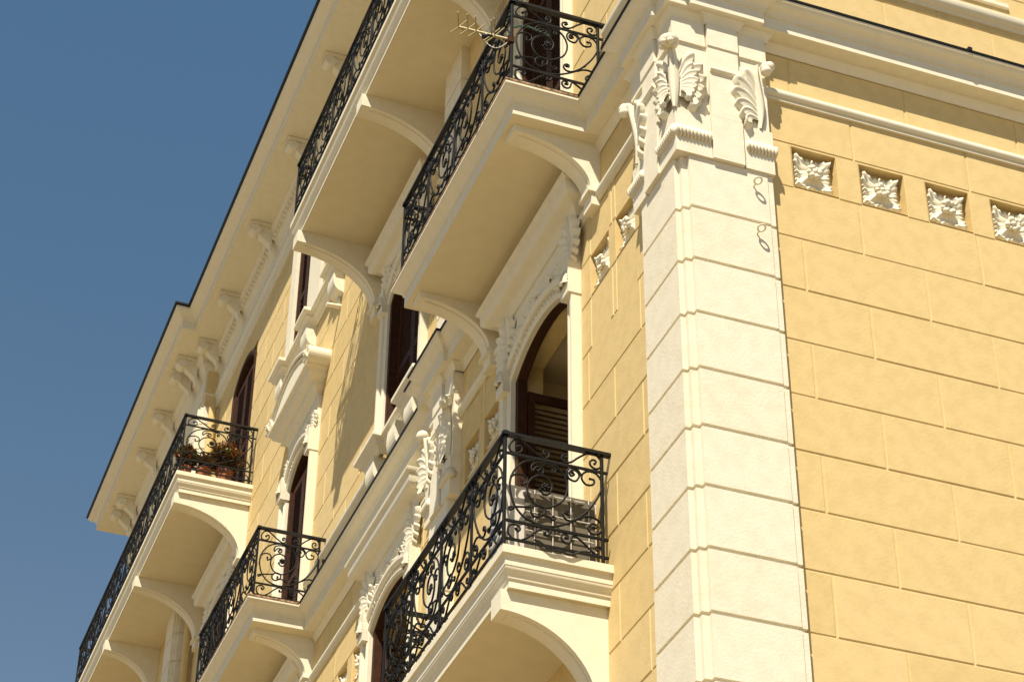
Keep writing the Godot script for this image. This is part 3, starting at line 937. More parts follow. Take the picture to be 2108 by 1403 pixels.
# ---------------------------------------------------------------- scene
func _ready() -> void:
	rng.seed = 20240611
	# camera
	cam = Camera3D.new()
	cam.name = "camera"
	cam.fov = 17.81
	cam.far = 400.0
	cam.near = 0.1
	add_child(cam)
	cam.position = Vector3(12.818, 1.6, 6.247)
	cam.rotation_order = EULER_ORDER_YXZ
	cam.rotation = Vector3(deg_to_rad(36.019), deg_to_rad(69.889), deg_to_rad(0.7103))
	cam.current = true
	# sky, exposure
	var sky_mat := ProceduralSkyMaterial.new()
	sky_mat.sky_top_color = Color(0.235, 0.345, 0.456)
	sky_mat.sky_horizon_color = Color(0.80, 0.85, 0.88)
	sky_mat.sky_curve = 0.14
	sky_mat.ground_horizon_color = Color(0.52, 0.50, 0.46)
	sky_mat.ground_bottom_color = Color(0.40, 0.38, 0.34)
	sky_mat.sun_angle_max = 1.0
	var sky := Sky.new()
	sky.sky_material = sky_mat
	var env := Environment.new()
	env.background_mode = Environment.BG_SKY
	env.sky = sky
	env.background_energy_multiplier = 1.0
	env.tonemap_mode = Environment.TONE_MAPPER_LINEAR
	env.tonemap_exposure = 1.63
	env.sdfgi_enabled = true
	env.ssao_enabled = true
	env.ssil_enabled = true
	var we := WorldEnvironment.new()
	we.name = "world_environment"
	we.environment = env
	add_child(we)
	# sun
	var sun := DirectionalLight3D.new()
	sun.name = "sun"
	sun.light_energy = 1.5
	sun.light_color = Color(1.0, 0.95, 0.865)
	sun.light_angular_distance = 0.5
	sun.shadow_enabled = true
	add_child(sun)
	sun.look_at_from_position(Vector3(1.44, 2.62, 1.10) * 20.0, Vector3.ZERO, Vector3.UP)

	make_materials()
	for k in 3: ros_mesh.append(rosette_mesh(0.222, 5 + k).mesh())

	# ground
	var gm := MB.new()
	gm.quad(Vector3(-150, 0, 150), Vector3(150, 0, 150), Vector3(150, 0, -150), Vector3(-150, 0, -150))
	put("street", gm, M.street, self).set_meta("kind", "structure")

	building = thing("corner_building", "yellow stuccoed corner building with cream mouldings, iron balconies and brown shutters", "building")
	build_walls()
	build_cornices()
	build_pilasters()
	build_balconies()
	build_windows()
	build_roof()
	build_railings()
	build_small_things()
	print("blocks ", n_blocks)

var OPEN := [
	{"c": -3.34, "z": 0.0, "y0": 10.775, "sp": 14.2, "rise": 0.24, "hw": 0.78, "hood": 15.09, "leaf_top": 14.08, "depth": 0.0, "reveal": 0.06, "jamb": 0.10, "back": 0.30, "folded": true, "label": "arched door under a leafy panel and straight hood, first bay beside the corner pilaster"},
	{"c": -8.9, "z": ZR, "y0": 10.775, "sp": 14.2, "rise": 0.24, "hw": 0.78, "hood": 15.09, "leaf_top": 14.08, "depth": 0.0, "reveal": 0.06, "jamb": 0.10, "back": 0.30, "folded": true, "label": "arched door with leafy panel seen behind the nearest railing"},
	{"c": XC, "z": ZR, "y0": 10.775, "sp": 14.2, "rise": 0.24, "hw": 0.78, "hood": 15.09, "leaf_top": 14.08, "depth": 0.0, "reveal": 0.06, "jamb": 0.10, "back": 0.30, "folded": true, "label": "arched window below the far middle balcony"},
	{"c": -3.34, "z": 0.0, "y0": 15.83, "sp": 19.1, "rise": 0.3, "hw": 0.62, "hood": 19.85, "back": 0.1, "label": "brown shuttered door of the balcony with the antenna"},
	{"c": -8.9, "z": ZR, "y0": 16.85, "sp": 19.1, "rise": 0.3, "hw": 0.72, "hood": 19.85, "back": 0.13, "sill": true, "label": "tall brown shuttered window below the upper balcony"},
	{"c": XC, "z": ZR, "y0": 15.83, "sp": 19.0, "rise": 0.34, "hw": 0.66, "hood": 20.2, "curved": true, "fw": 0.17, "pr": 0.13, "label": "arched window under a curved scrolled hood"},
	{"c": -18.9, "z": ZR, "y0": 15.83, "sp": 19.1, "rise": 0.3, "hw": 0.72, "hood": 19.85, "label": "arched window below the flower balcony"},
	{"c": -18.8, "z": ZR, "y0": 20.78, "sp": 23.95, "rise": 0.3, "hw": 0.72, "hood": 0.0, "fw": 0.07, "pr": 0.03, "depth": -0.01, "label": "arched brown door on the flower balcony"},
	{"c": -8.9, "z": ZR, "y0": 20.78, "sp": 23.95, "rise": 0.3, "hw": 0.72, "hood": 0.0, "fw": 0.07, "pr": 0.03, "depth": -0.01, "label": "arched door on the upper balcony"},
]

func win_hole(o: Dictionary) -> Array:
	return [o.c - o.hw - 0.02, o.c + o.hw + 0.02, o.y0, o.sp + o.rise + 0.02]

func frame_hole(o: Dictionary) -> Array:
	var W: float = o.hw + o.get("fw", 0.2)
	var top: float = o.hood + 0.0 if o.hood > 0.0 else o.sp + o.rise + o.get("fw", 0.2)
	return [o.c - W - 0.004, o.c + W + 0.004, o.y0 - 0.4, top]

func courses(a: Array, start: float, n: int, h: float) -> Array:
	for i in n: a.append(start + h * (i + 1))
	return a

var SQ_NEAR := [[-1.06, -1.505], [-1.66, -2.11], [-4.60, -5.045], [-5.21, -5.655]]
var SQ_MID := [[-7.24, -7.68], [-10.10, -10.54], [-10.76, -11.20], [-11.42, -11.86], [-12.1, -12.54]]
var SQ_SIDE := [[-1.054, -1.497], [-1.724, -2.179], [-2.396, -2.843], [-3.064, -3.51], [-3.735, -4.18]]

func build_walls() -> void:
	var low := [8.35, 8.904, 9.455, 10.005, 10.555, 11.10, 11.645, 12.195, 12.745, 13.30, 13.865, 14.37, 14.86, 15.42]
	var high := courses([15.83, 15.975], 15.975, 16, 0.564)
	# near pavilion, front
	var near: Array = [OPEN[0], OPEN[3]]
	var ch := []; var bh := []
	for o in near:
		ch.append(win_hole(o)); bh.append(frame_hole(o))
	for s in SQ_NEAR:
		ch.append([s[1], s[0], 13.885, 14.35]); bh.append([s[1], s[0], 13.8, 14.40])
	var w := put("wall", wall_core("A", 0.0, 0.3, -6.58, 0.0, 0.0, 26.3, ch), M.yellow[0], building)
	w.set_meta("label", "yellow blockwork wall beside the corner pilaster, with the nearest balcony")
	var slab1 := [-5.05, -1.72, 10.43, 10.77]
	wall_blocks(w, "A", 0.0, -5.9, -0.69, low, -0.995 - 1.185 * 6, bh + [[-5.9, -0.69, 13.865, 14.37]])
	wall_blocks(w, "A", 0.0, -5.9, -0.69, high, -1.6 - 1.185 * 6, bh)
	square_row(w, "A", 0.0, -5.9, -0.69, SQ_NEAR, [bh[0]])
	for k in SQ_NEAR.size():
		leaf_panel(w, "A", 0.0, SQ_NEAR[k][0], SQ_NEAR[k][1], 13.885, 14.35, k)
	# middle, set back
	ch = []; bh = []
	for i in [1, 2, 4, 5, 6, 7, 8]:
		ch.append(win_hole(OPEN[i])); bh.append(frame_hole(OPEN[i]))
	for s in SQ_MID:
		ch.append([s[1], s[0], 13.885, 14.35])
	for s in [-0.86, 0.86]:
		ch.append([-13.79 + s - 0.5, -13.79 + s + 0.5, 21.86, 24.3])
	bh.append([-13.75 - 1.66, -13.75 + 1.66, 21.7, 24.75])
	w = put("wall", wall_core("A", ZR, 0.3, -21.2, -6.5, 0.0, 26.3, ch), M.yellow[0], building)
	w.set_meta("label", "long set-back yellow wall between the two pavilions")
	var lowm := [13.30, 13.865, 14.37, 14.86, 15.42]
	wall_blocks(w, "A", ZR, -21.0, -6.6, high, -11.36 - 1.185 * 12, bh)
	wall_blocks(w, "A", ZR, -17.5, -6.6, lowm, -11.36 - 1.185 * 12, bh + [[-17.5, -6.6, 13.865, 14.37]])
	square_row(w, "A", ZR, -13.0, -6.6, SQ_MID, [bh[0]])
	for k in SQ_MID.size():
		leaf_panel(w, "A", ZR, SQ_MID[k][0], SQ_MID[k][1], 13.885, 14.35, k + 1)
	# far pavilion
	w = put("wall", wall_core("A", 0.0, 0.35, -27.88, -21.13, 0.0, 26.3, []), M.yellow[0], building)
	w.set_meta("label", "yellow wall of the far pavilion")
	# street side
	ch = []; bh = []
	for s in SQ_SIDE:
		ch.append([s[1], s[0], 13.885, 14.35])
	w = put("wall", wall_core("B", 0.0, 0.3, -12.0, -0.3, 0.0, 26.3, ch), M.yellow[0], building)
	w.set_meta("label", "sunlit yellow side wall of large blocks with a row of leaf panels")
	wall_blocks(w, "B", 0.0, -6.5, -0.80, low, -1.093 - 1.185 * 6, [[-6.5, -0.80, 13.865, 14.37]])
	wall_blocks(w, "B", 0.0, -6.5, -0.80, high, -1.6 - 1.185 * 6, [])
	square_row(w, "B", 0.0, -4.4, -0.80, SQ_SIDE, [])
	for k in SQ_SIDE.size():
		leaf_panel(w, "B", 0.0, SQ_SIDE[k][0], SQ_SIDE[k][1], 13.885, 14.35, k + 2)
	# closing walls behind
	var back := MB.new()
	back.box(Vector3(-27.9, 0, -12.0), Vector3(0, 26.3, -11.7))
	back.box(Vector3(-27.9, 0, -11.7), Vector3(-27.6, 26.3, -0.35))
	put("wall", back, M.yellow[1], building)

# the course that holds the leaf panels: blocks between the squares
func square_row(wall: Node, side: String, off: float, u0: float, u1: float, sq: Array, holes: Array) -> void:
	var cuts := [u0]
	var s2 := sq.duplicate()
	s2.sort_custom(func(a, b): return a[1] < b[1])
	for s in s2: cuts.append_array([s[1], s[0]])
	cuts.append(u1)
	for i in range(0, cuts.size(), 2):
		var a: float = cuts[i]; var b: float = cuts[i + 1]
		var parts := [[a, b]]
		for h in holes:
			if h[0] < b and h[1] > a: parts = [[a, h[0]], [h[1], b]]
		for p in parts:
			if p[1] - p[0] < 0.04: continue
			wall_blocks(wall, side, off, p[0], p[1], [13.865, 14.37], p[0] - 0.011, [], 40.0)

func cyma(p0: float, y0: float, p1: float, y1: float, n := 8) -> Array:
	var out := []
	for i in n + 1:
		var s := float(i) / n
		out.append(V2(lerpf(p0, p1, s - sin(TAU * s) * 0.11), lerpf(y0, y1, s + sin(TAU * s) * 0.03)))
	return out

func build_cornices() -> void:
	var up := [V2(0, 15.527), V2(0.20, 15.523), V2(0.20, 15.66), V2(0.216, 15.664), V2(0.216, 15.684)]
	up.append_array(cyma(0.222, 15.688, 0.308, 15.785))
	up.append_array([V2(0.322, 15.788), V2(0.322, 15.815), V2(0.0, 15.822)])
	var path := [V2(0, -12), V2(0, -0.55), V2(0.045, -0.55), V2(0.045, -0.22), V2(0, -0.22), V2(0, 0), V2(-0.22, 0), V2(-0.22, 0.045), V2(-0.55, 0.045), V2(-0.55, 0), V2(-1.91, 0), V2(-1.91, 0.747), V2(-4.82, 0.747), V2(-4.82, 0), V2(-5.98, 0), V2(-5.98, 0.045), V2(-6.32, 0.045), V2(-6.32, 0), V2(-6.6, 0), V2(-6.6, ZR), V2(-12.51, ZR), V2(-12.51, 0.46), V2(-15.34, 0.46), V2(-15.34, ZR), V2(-21.1, ZR), V2(-21.1, 0), V2(-27.9, 0)]
	var mb := MB.new()
	mb.sweep(up, path)
	var c := put("cornice", mb, M.cream, building)
	c.set_meta("label", "cream cornice running round the corner and out along the balconies")
	var fl := [V2(0.26, 15.817), V2(0.336, 15.817), V2(0.338, 15.838), V2(0.30, 15.845), V2(0.0, 15.86)]
	for pp in [[V2(0, -12), V2(0, -0.55), V2(0.045, -0.55), V2(0.045, -0.22), V2(0, -0.22), V2(0, 0), V2(-0.22, 0), V2(-0.22, 0.045), V2(-0.55, 0.045), V2(-0.55, 0), V2(-1.57, 0)], [V2(-5.16, 0), V2(-5.98, 0), V2(-5.98, 0.045), V2(-6.32, 0.045), V2(-6.32, 0), V2(-6.6, 0), V2(-6.6, ZR), V2(-12.17, ZR)], [V2(-15.68, ZR), V2(-21.1, ZR), V2(-21.1, 0), V2(-27.9, 0)]]:
		var f := MB.new()
		f.sweep(fl, pp)
		put("flashing", f, M.flashing, c)
	for e in [Vector3(0.338, 15.85, -2.86), Vector3(-11.0, 15.85, ZR + 0.338)]:
		var k := MB.new()
		k.box(e + Vector3(-0.02, -0.03, -0.02), e + Vector3(0.012, 0.012, 0.02))
		put("clip", k, M.flashing, c)
	var bed := [V2(0, 15.422), V2(0.01, 15.424), V2(0.012, 15.44), V2(0.018, 15.455), V2(0.028, 15.475), V2(0.042, 15.495), V2(0.055, 15.507), V2(0.055, 15.518), V2(0.06, 15.52), V2(0.06, 15.53)]
	for pp in [[V2(0, -12), V2(0, -0.83), V2(0.1, -0.83), V2(0.1, -0.53), V2(0.14, -0.53), V2(0.14, -0.21), V2(0.1, -0.21), V2(0.1, 0.1), V2(-0.21, 0.1), V2(-0.21, 0.14), V2(-0.53, 0.14), V2(-0.53, 0.1), V2(-0.83, 0.1), V2(-0.83, 0), V2(-1.84, 0)],
			[V2(-4.88, 0), V2(-5.77, 0), V2(-5.77, 0.1), V2(-6.08, 0.1), V2(-6.08, 0.14), V2(-6.39, 0.14), V2(-6.39, 0.1), V2(-6.6, 0.1), V2(-6.6, ZR), V2(-12.44, ZR)], [V2(-15.4, ZR), V2(-20.9, ZR)]]:
		var b := MB.new()
		b.sweep(bed, pp)
		put("bed_moulding", b, M.cream, c)
	# roll moulding
	var roll := [V2(0, 14.838), V2(0.026, 14.84), V2(0.026, 14.862), V2(0.03, 14.864)]
	for i in 9:
		var t := -PI / 2 + PI * i / 8.0
		roll.append(V2(0.012 + 0.046 * cos(t), 14.918 + 0.05 * sin(t)))
	roll.append(V2(0, 14.975))
	for pp in [[V2(0, -12), V2(0, -0.8)], [V2(-0.8, 0), V2(-2.36, 0)], [V2(-4.32, 0), V2(-5.86, 0)], [V2(-6.62, ZR), V2(-7.92, ZR)], [V2(-9.88, ZR), V2(-12.92, ZR)], [V2(-14.88, ZR), V2(-17.9, ZR)]]:
		var r := MB.new()
		r.sweep(roll, pp)
		put("roll_moulding", r, M.cream, building)
	# dado band of the upper storey
	var band := [V2(0, 16.62), V2(0.02, 16.622), V2(0.03, 16.65), V2(0.06, 16.665), V2(0.085, 16.70), V2(0.085, 16.755), V2(0.06, 16.765), V2(0.06, 16.79), V2(0.045, 16.80), V2(0, 16.81)]
	var d := MB.new()
	d.sweep(band, [V2(0, -12), V2(0, 0), V2(-1.55, 0)])
	put("dado_band", d, M.cream, building)
	for pp in [[V2(-9.9, ZR), V2(-13.05, ZR)], [V2(-6.62, ZR), V2(-7.9, ZR)], [V2(-14.75, ZR), V2(-17.95, ZR)]]:
		d = MB.new()
		d.sweep(band, pp, true, -0.08)
		put("dado_band", d, M.cream, building)
	var pm := [V2(0, 16.93), V2(0.03, 16.935), V2(0.03, 16.985), V2(0.015, 17.0), V2(0, 17.0)]
	d = MB.new()
	d.sweep(pm, [V2(0, -3.62), V2(0, -0.9)])
	put("panel_moulding", d, M.cream, building)

func build_pilasters() -> void:
	var p := pilaster("cream corner pilaster of grooved blocks under an acanthus capital", 0, 13.838, 7.75)
	capital(p, [0, 1], -0.118)
	# ring hooks
	for y in [13.66, 13.14]:
		var h := MB.new()
		h.tube(PackedVector3Array([Vector3(0.09, y, -0.60), Vector3(0.135, y + 0.012, -0.605)]), 0.008, 6)
		var ring := PackedVector3Array()
		for i in 15:
			var a := TAU * i / 14.0
			ring.append(Vector3(0.168 + 0.033 * cos(a), y + 0.02 + 0.012 * cos(a), -0.612 + 0.033 * sin(a)))
		h.tube(ring, 0.009, 6)
		put("ring_hook", h, M.cream, p)
	var q := pilaster("carved pilaster at the inner end of the near pavilion", 2, 13.838, 7.75)
	capital(q, [2], -0.01)
	pilaster("grooved pilaster of the upper storey behind the antenna", 2, 24.7, 15.86)
	pilaster("grooved corner pilaster of the far pavilion behind the downpipe", 3, 24.7, 15.86)
	pilaster("upper corner pilaster above the cornice", 0, 24.7, 15.87)
	# carved drum capital on the far pavilion
	var k := MB.new()
	k.ball(Vector3(-21.45, 22.6, 0.16), Vector3(0.34, 0.26, 0.16), 14, 9)
	k.box(Vector3(-21.85, 22.85, 0.0), Vector3(-21.05, 23.15, 0.24))
	var kk := put("cartouche", k, M.cream, building)
	for e in [-1, 1]:
		ornament("volute_leaf", "long", M.cream, kk, Vector3(-21.45 + e * 0.16, 21.9, 0.12), rot_z(e * 8), 1.3)

func build_balconies() -> void:
	var yb := 10.775
	slab_balcony("lowest balcony slab on two arched brackets", -1.79, -4.98, 0.90, yb, 0.0, 0.0, [[-2.07, -1.842, 0.0], [-4.93, -4.70, 0.0]])
	# cornice-level balconies
	for b in [[-1.91, -4.82, 0.747, 0.0, "balcony slab at cornice level over the nearest door", [[-2.065, -1.842], [-4.89, -4.66]]], [-12.51, -15.34, 0.46, ZR, "balcony slab at cornice level in the middle of the front", [[-12.72, -12.49], [-15.36, -15.13]]]]:
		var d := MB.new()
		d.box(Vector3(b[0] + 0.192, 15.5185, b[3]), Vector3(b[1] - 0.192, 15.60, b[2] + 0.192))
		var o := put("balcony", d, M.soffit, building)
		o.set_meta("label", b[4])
		# rough mortar edge on top of the slab
		var e := MB.new()
		var edge := [V2(0.25, 15.816), V2(0.326, 15.817), V2(0.328, 15.835), V2(0.318, 15.852), V2(0.0, 15.856)]
		e.sweep(edge, [V2(b[0], b[3] + 0.33), V2(b[0], b[2]), V2(b[1], b[2]), V2(b[1], b[3] + 0.33)])
		put("mortar_edge", e, M.mortar, o)
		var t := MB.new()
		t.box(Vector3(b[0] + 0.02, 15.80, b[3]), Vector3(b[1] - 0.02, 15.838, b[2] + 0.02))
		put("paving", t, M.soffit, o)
		for k in b[5]:
			bracket(o, k[0], k[1], b[3], b[2] + 0.14, 15.528, 0.085, 0.56)
	# upper balconies
	slab_balcony("long upper balcony slab above the antenna", -1.7, -10.41, 0.95, 20.78, 0.0, ZR, [[-2.07, -1.842, 0.0], [-4.93, -4.70, 0.0], [-7.42, -7.18, ZR], [-10.38, -10.14, ZR]])
	slab_balcony("far upper balcony slab carrying flower pots", -17.39, -26.1, 0.95, 20.78, ZR, 0.0, [[-17.68, -17.44, ZR], [-20.62, -20.38, ZR], [-23.1, -22.87, 0.0], [-25.96, -25.73, 0.0]])

func build_windows() -> void:
	for o in OPEN:
		var wn := window(o)
		if o.get("sill", false): bracketed_sill(wn, o.c, o.z, o.y0 + 0.005, [1.05, 0.52], [-0.78, 0.1, 0.78])
	# twin window above the curved hood
	var c := -13.79
	var z := ZR
	var f := MB.new()
	for s in [[-1.62, -1.33], [-0.36, 0.36], [1.33, 1.62]]:
		f.box(Vector3(c + s[0], 21.84, z - 0.28), Vector3(c + s[1], 24.3, z + 0.09))
	f.box(Vector3(c - 1.64, 24.3, z - 0.28), Vector3(c + 1.64, 24.74, z + 0.075))
	var w := put("window", f, M.cream, building)
	w.set_meta("label", "twin window with white piers and a bracketed sill above the curved hood")
	bracketed_sill(w, XC + 0.02, z, 21.84, [1.66, 1.30, 0.14], [-1.48, 0.0, 1.48])
	for s in [-0.845, 0.845]:
		var fr := MB.new()
		for q in [[-0.485, -0.41], [0.41, 0.485]]:
			fr.box(Vector3(c + s + q[0], 21.85, z - 0.15), Vector3(c + s + q[1], 24.298, z + 0.03))
		fr.box(Vector3(c + s - 0.41, 24.2, z - 0.15), Vector3(c + s + 0.41, 24.298, z + 0.028))
		put("window_frame", fr, M.wood, w)
		var m: ArrayMesh = shutter(0.40, 2.33, 0.085).mesh()
		put("shutter", m, M.wood, w, Vector3(c + s - 0.407, 21.86, z - 0.01))
		put("shutter", m, M.wood, w, Vector3(c + s + 0.004, 21.86, z - 0.01))
	# small pipe stub
	var p := MB.new()
	p.tube(PackedVector3Array([Vector3(-12.35, 21.0, z - 0.02), Vector3(-12.35, 20.98, z + 0.22)]), 0.035, 8)
	put("waste_pipe", p, M.cream, building)
	# gauge rod of the rain pipe on the far pavilion
	var dp := MB.new()
	dp.tube(PackedVector3Array([Vector3(-20.93, 4.0, ZR + 0.12), Vector3(-20.93, 24.6, ZR + 0.12)]), 0.075, 10)
	put("downpipe", dp, M.yellow[1], building)
	for y in [16.9, 18.6, 20.2, 22.4]:
		var r := MB.new()
		r.tube(PackedVector3Array([Vector3(-20.93, y, ZR + 0.12), Vector3(-20.93, y + 0.05, ZR + 0.12)]), 0.088, 10)
		put("pipe_clip", r, M.yellow[2], building)

func build_roof() -> void:
	var prof := [V2(0, 24.74), V2(0.03, 24.745), V2(0.03, 24.86), V2(0.05, 24.865), V2(0.05, 24.98), V2(0.075, 25.0), V2(0.085, 25.03), V2(0.03, 25.05), V2(0.03, 25.50), V2(0.06, 25.53), V2(0.09, 25.60), V2(0.13, 25.66), V2(0.13, 25.74), V2(0.20, 25.80), V2(0.20, 25.94), V2(0.22, 25.955), V2(0.70, 25.95), V2(0.70, 26.09), V2(0.72, 26.095), V2(0.72, 26.12)]
	prof.append_array(cyma(0.73, 26.125, 0.87, 26.27))
	prof.append_array([V2(0.885, 26.275), V2(0.885, 26.315), V2(0.0, 26.34)])
	var path := [V2(0, -12), V2(0, 0), V2(-6.6, 0), V2(-6.6, ZR), V2(-21.2, ZR), V2(-21.2, 0), V2(-27.75, 0), V2(-27.75, -8)]
	var mb := MB.new()
	mb.sweep(prof, path)
	var c := put("roof_cornice", mb, M.cream, building)
	c.set_meta("label", "deep cream roof cornice on scrolled modillions")
	var g := MB.new()
	g.sweep([V2(0.84, 26.318), V2(0.91, 26.318), V2(0.925, 26.335), V2(0.925, 26.37), V2(0.88, 26.375), V2(0.0, 26.5)], path)
	put("gutter", g, M.flashing, c)
	var dn := MB.new()
	var dx := -6.9
	while dx > -21.0:
		dn.box(Vector3(dx, 25.62, ZR + 0.1), Vector3(dx - 0.07, 25.72, ZR + 0.175))
		dn.ball(Vector3(dx - 0.06, 25.2, ZR + 0.03), Vector3(0.055, 0.09, 0.03), 6, 4)
		dx -= 0.14
	put("dentil_band", dn, M.cream, c).set_meta("kind", "stuff")
	var rf := MB.new()
	rf.box(Vector3(-27.7, 26.33, -11.9), Vector3(-0.02, 26.45, -0.3))
	put("roof", rf, M.flashing, building)
	var md := MB.new()
	md.box(Vector3(-0.15, -0.07, 0.0), Vector3(0.15, 0.0, 0.50))
	var poly := PackedVector2Array([V2(0, -0.071), V2(0.40, -0.071), V2(0.40, -0.20)])
	for i in 15:
		var t := i / 14.0
		poly.append(V2(0.30 - 0.27 * t + 0.05 * sin(TAU * t), -0.20 - 0.46 * pow(t, 1.1)))
	poly.append(V2(0, -0.68))
	md.prism(poly, Vector3(-0.085, 0, 0), Vector3(0, 0, 1), Vector3.UP, Vector3(0.17, 0, 0))
	var ring := PackedVector2Array()
	for i in 18: ring.append(V2(0.36 + 0.115 * cos(TAU * i / 18.0), -0.185 + 0.113 * sin(TAU * i / 18.0)))
	md.prism(ring, Vector3(-0.12, 0, 0), Vector3(0, 0, 1), Vector3.UP, Vector3(0.24, 0, 0))
	var mesh: ArrayMesh = md.mesh()
	for x in [-21.5, -22.0, -23.5, -25.0, -26.9, -27.45]:
		put("modillion", mesh, M.cream, c, Vector3(x, 25.945, 0.15)).scale = Vector3(0.85, 0.8, 0.85)
	for x in [-8.2, -10.3, -12.4, -14.6, -17.0, -19.2, -20.8]:
		put("modillion", mesh, M.cream, c, Vector3(x, 25.945, ZR + 0.15)).scale = Vector3(0.85, 0.8, 0.85)

func build_railings() -> void:
	var g := "black scrolled iron balcony railings"
	railing("black scrolled iron railing of the lowest balcony, in front of the air conditioner", -1.735, -5.03, 0.968, 0.03, 0.03, 10.775, 4, g)
	railing("black scrolled iron railing holding the antenna", -1.65, -5.02, 0.99, 0.03, 0.03, 15.83, 4, g)
	railing("black scrolled iron railing on the far middle balcony", -12.28, -15.56, 0.69, ZR + 0.03, ZR + 0.03, 15.83, 4, g)
	railing("black scrolled iron railing of the topmost long balcony", -1.65, -10.48, 0.985, 0.03, ZR + 0.02, 20.78, 10, g)
	railing("black scrolled iron railing round the flower pots", -17.32, -26.15, 0.985, ZR + 0.02, 0.03, 20.78, 10, g)

func plant(label: String, at: Vector3, r: float, h: float, spread: float, height: float, n: int, seed_: int) -> void:
	var t := thing("potted_plant", label, "plant", at, "potted plants on the far balcony")
	var mb := MB.new()
	mb.lathe([V2(0, 0.0), V2(r * 0.62, 0.0), V2(r * 0.70, h * 0.1), V2(r * 0.92, h * 0.78), V2(r * 1.06, h * 0.78), V2(r * 1.08, h), V2(r * 0.98, h), V2(r * 0.9, h * 0.85), V2(0, h * 0.85)], Vector3.ZERO, 22)
	put("pot", mb, M.clay, t)
	var r2 := RandomNumberGenerator.new()
	r2.seed = seed_
	var st := MB.new()
	var fl := MB.new()
	var cols := PackedColorArray()
	for k in n:
		var a := r2.randf() * TAU
		var d := sqrt(r2.randf())
		var tip := Vector3(cos(a) * spread * d, h * 0.85 + height * (1.0 - 0.55 * d * d) * r2.randf_range(0.6, 1.05), sin(a) * spread * d)
		var base := Vector3(cos(a) * r * 0.4 * d, h * 0.85, sin(a) * r * 0.4 * d)
		var mid := base.lerp(tip, 0.55) + Vector3(r2.randf_range(-0.03, 0.03), 0.03, r2.randf_range(-0.03, 0.03))
		st.tube(PackedVector3Array([base, mid, tip]), 0.006, 4)
		var tone := r2.randf()
		var col := Color(0.20, 0.15, 0.035).lerp(Color(0.34, 0.09, 0.035), tone) if r2.randf() < 0.75 else Color(0.14, 0.17, 0.04)
		for j in 9:
			var la := r2.randf() * TAU
			var el := r2.randf_range(-0.4, 1.2)
			var dirv := Vector3(cos(la) * cos(el), sin(el), sin(la) * cos(el))
			var sd := dirv.cross(Vector3(0.3, 1, 0.2)).normalized()
			var nn := sd.cross(dirv)
			var o := mid.lerp(tip, r2.randf_range(0.4, 1.0))
			var L := r2.randf_range(0.045, 0.08)
			var p0 := o; var p1 := o + dirv * L * 0.55 + sd * L * 0.34 + nn * 0.006; var p2 := o + dirv * L; var p3 := o + dirv * L * 0.55 - sd * L * 0.34 + nn * 0.006
			fl.quad(p0, p1, p2, p3)
			var shade := col * r2.randf_range(0.75, 1.3)
			for e in 6: cols.append(Color(shade.r, shade.g, shade.b))
	put("stem", st, M.twig, t).set_meta("kind", "stuff")
	var arr := []
	arr.resize(Mesh.ARRAY_MAX)
	arr[Mesh.ARRAY_VERTEX] = fl.v
	arr[Mesh.ARRAY_NORMAL] = fl.n
	arr[Mesh.ARRAY_COLOR] = cols
	var am := ArrayMesh.new()
	am.add_surface_from_arrays(Mesh.PRIMITIVE_TRIANGLES, arr)
	put("foliage", am, M.leaf, t).set_meta("kind", "stuff")

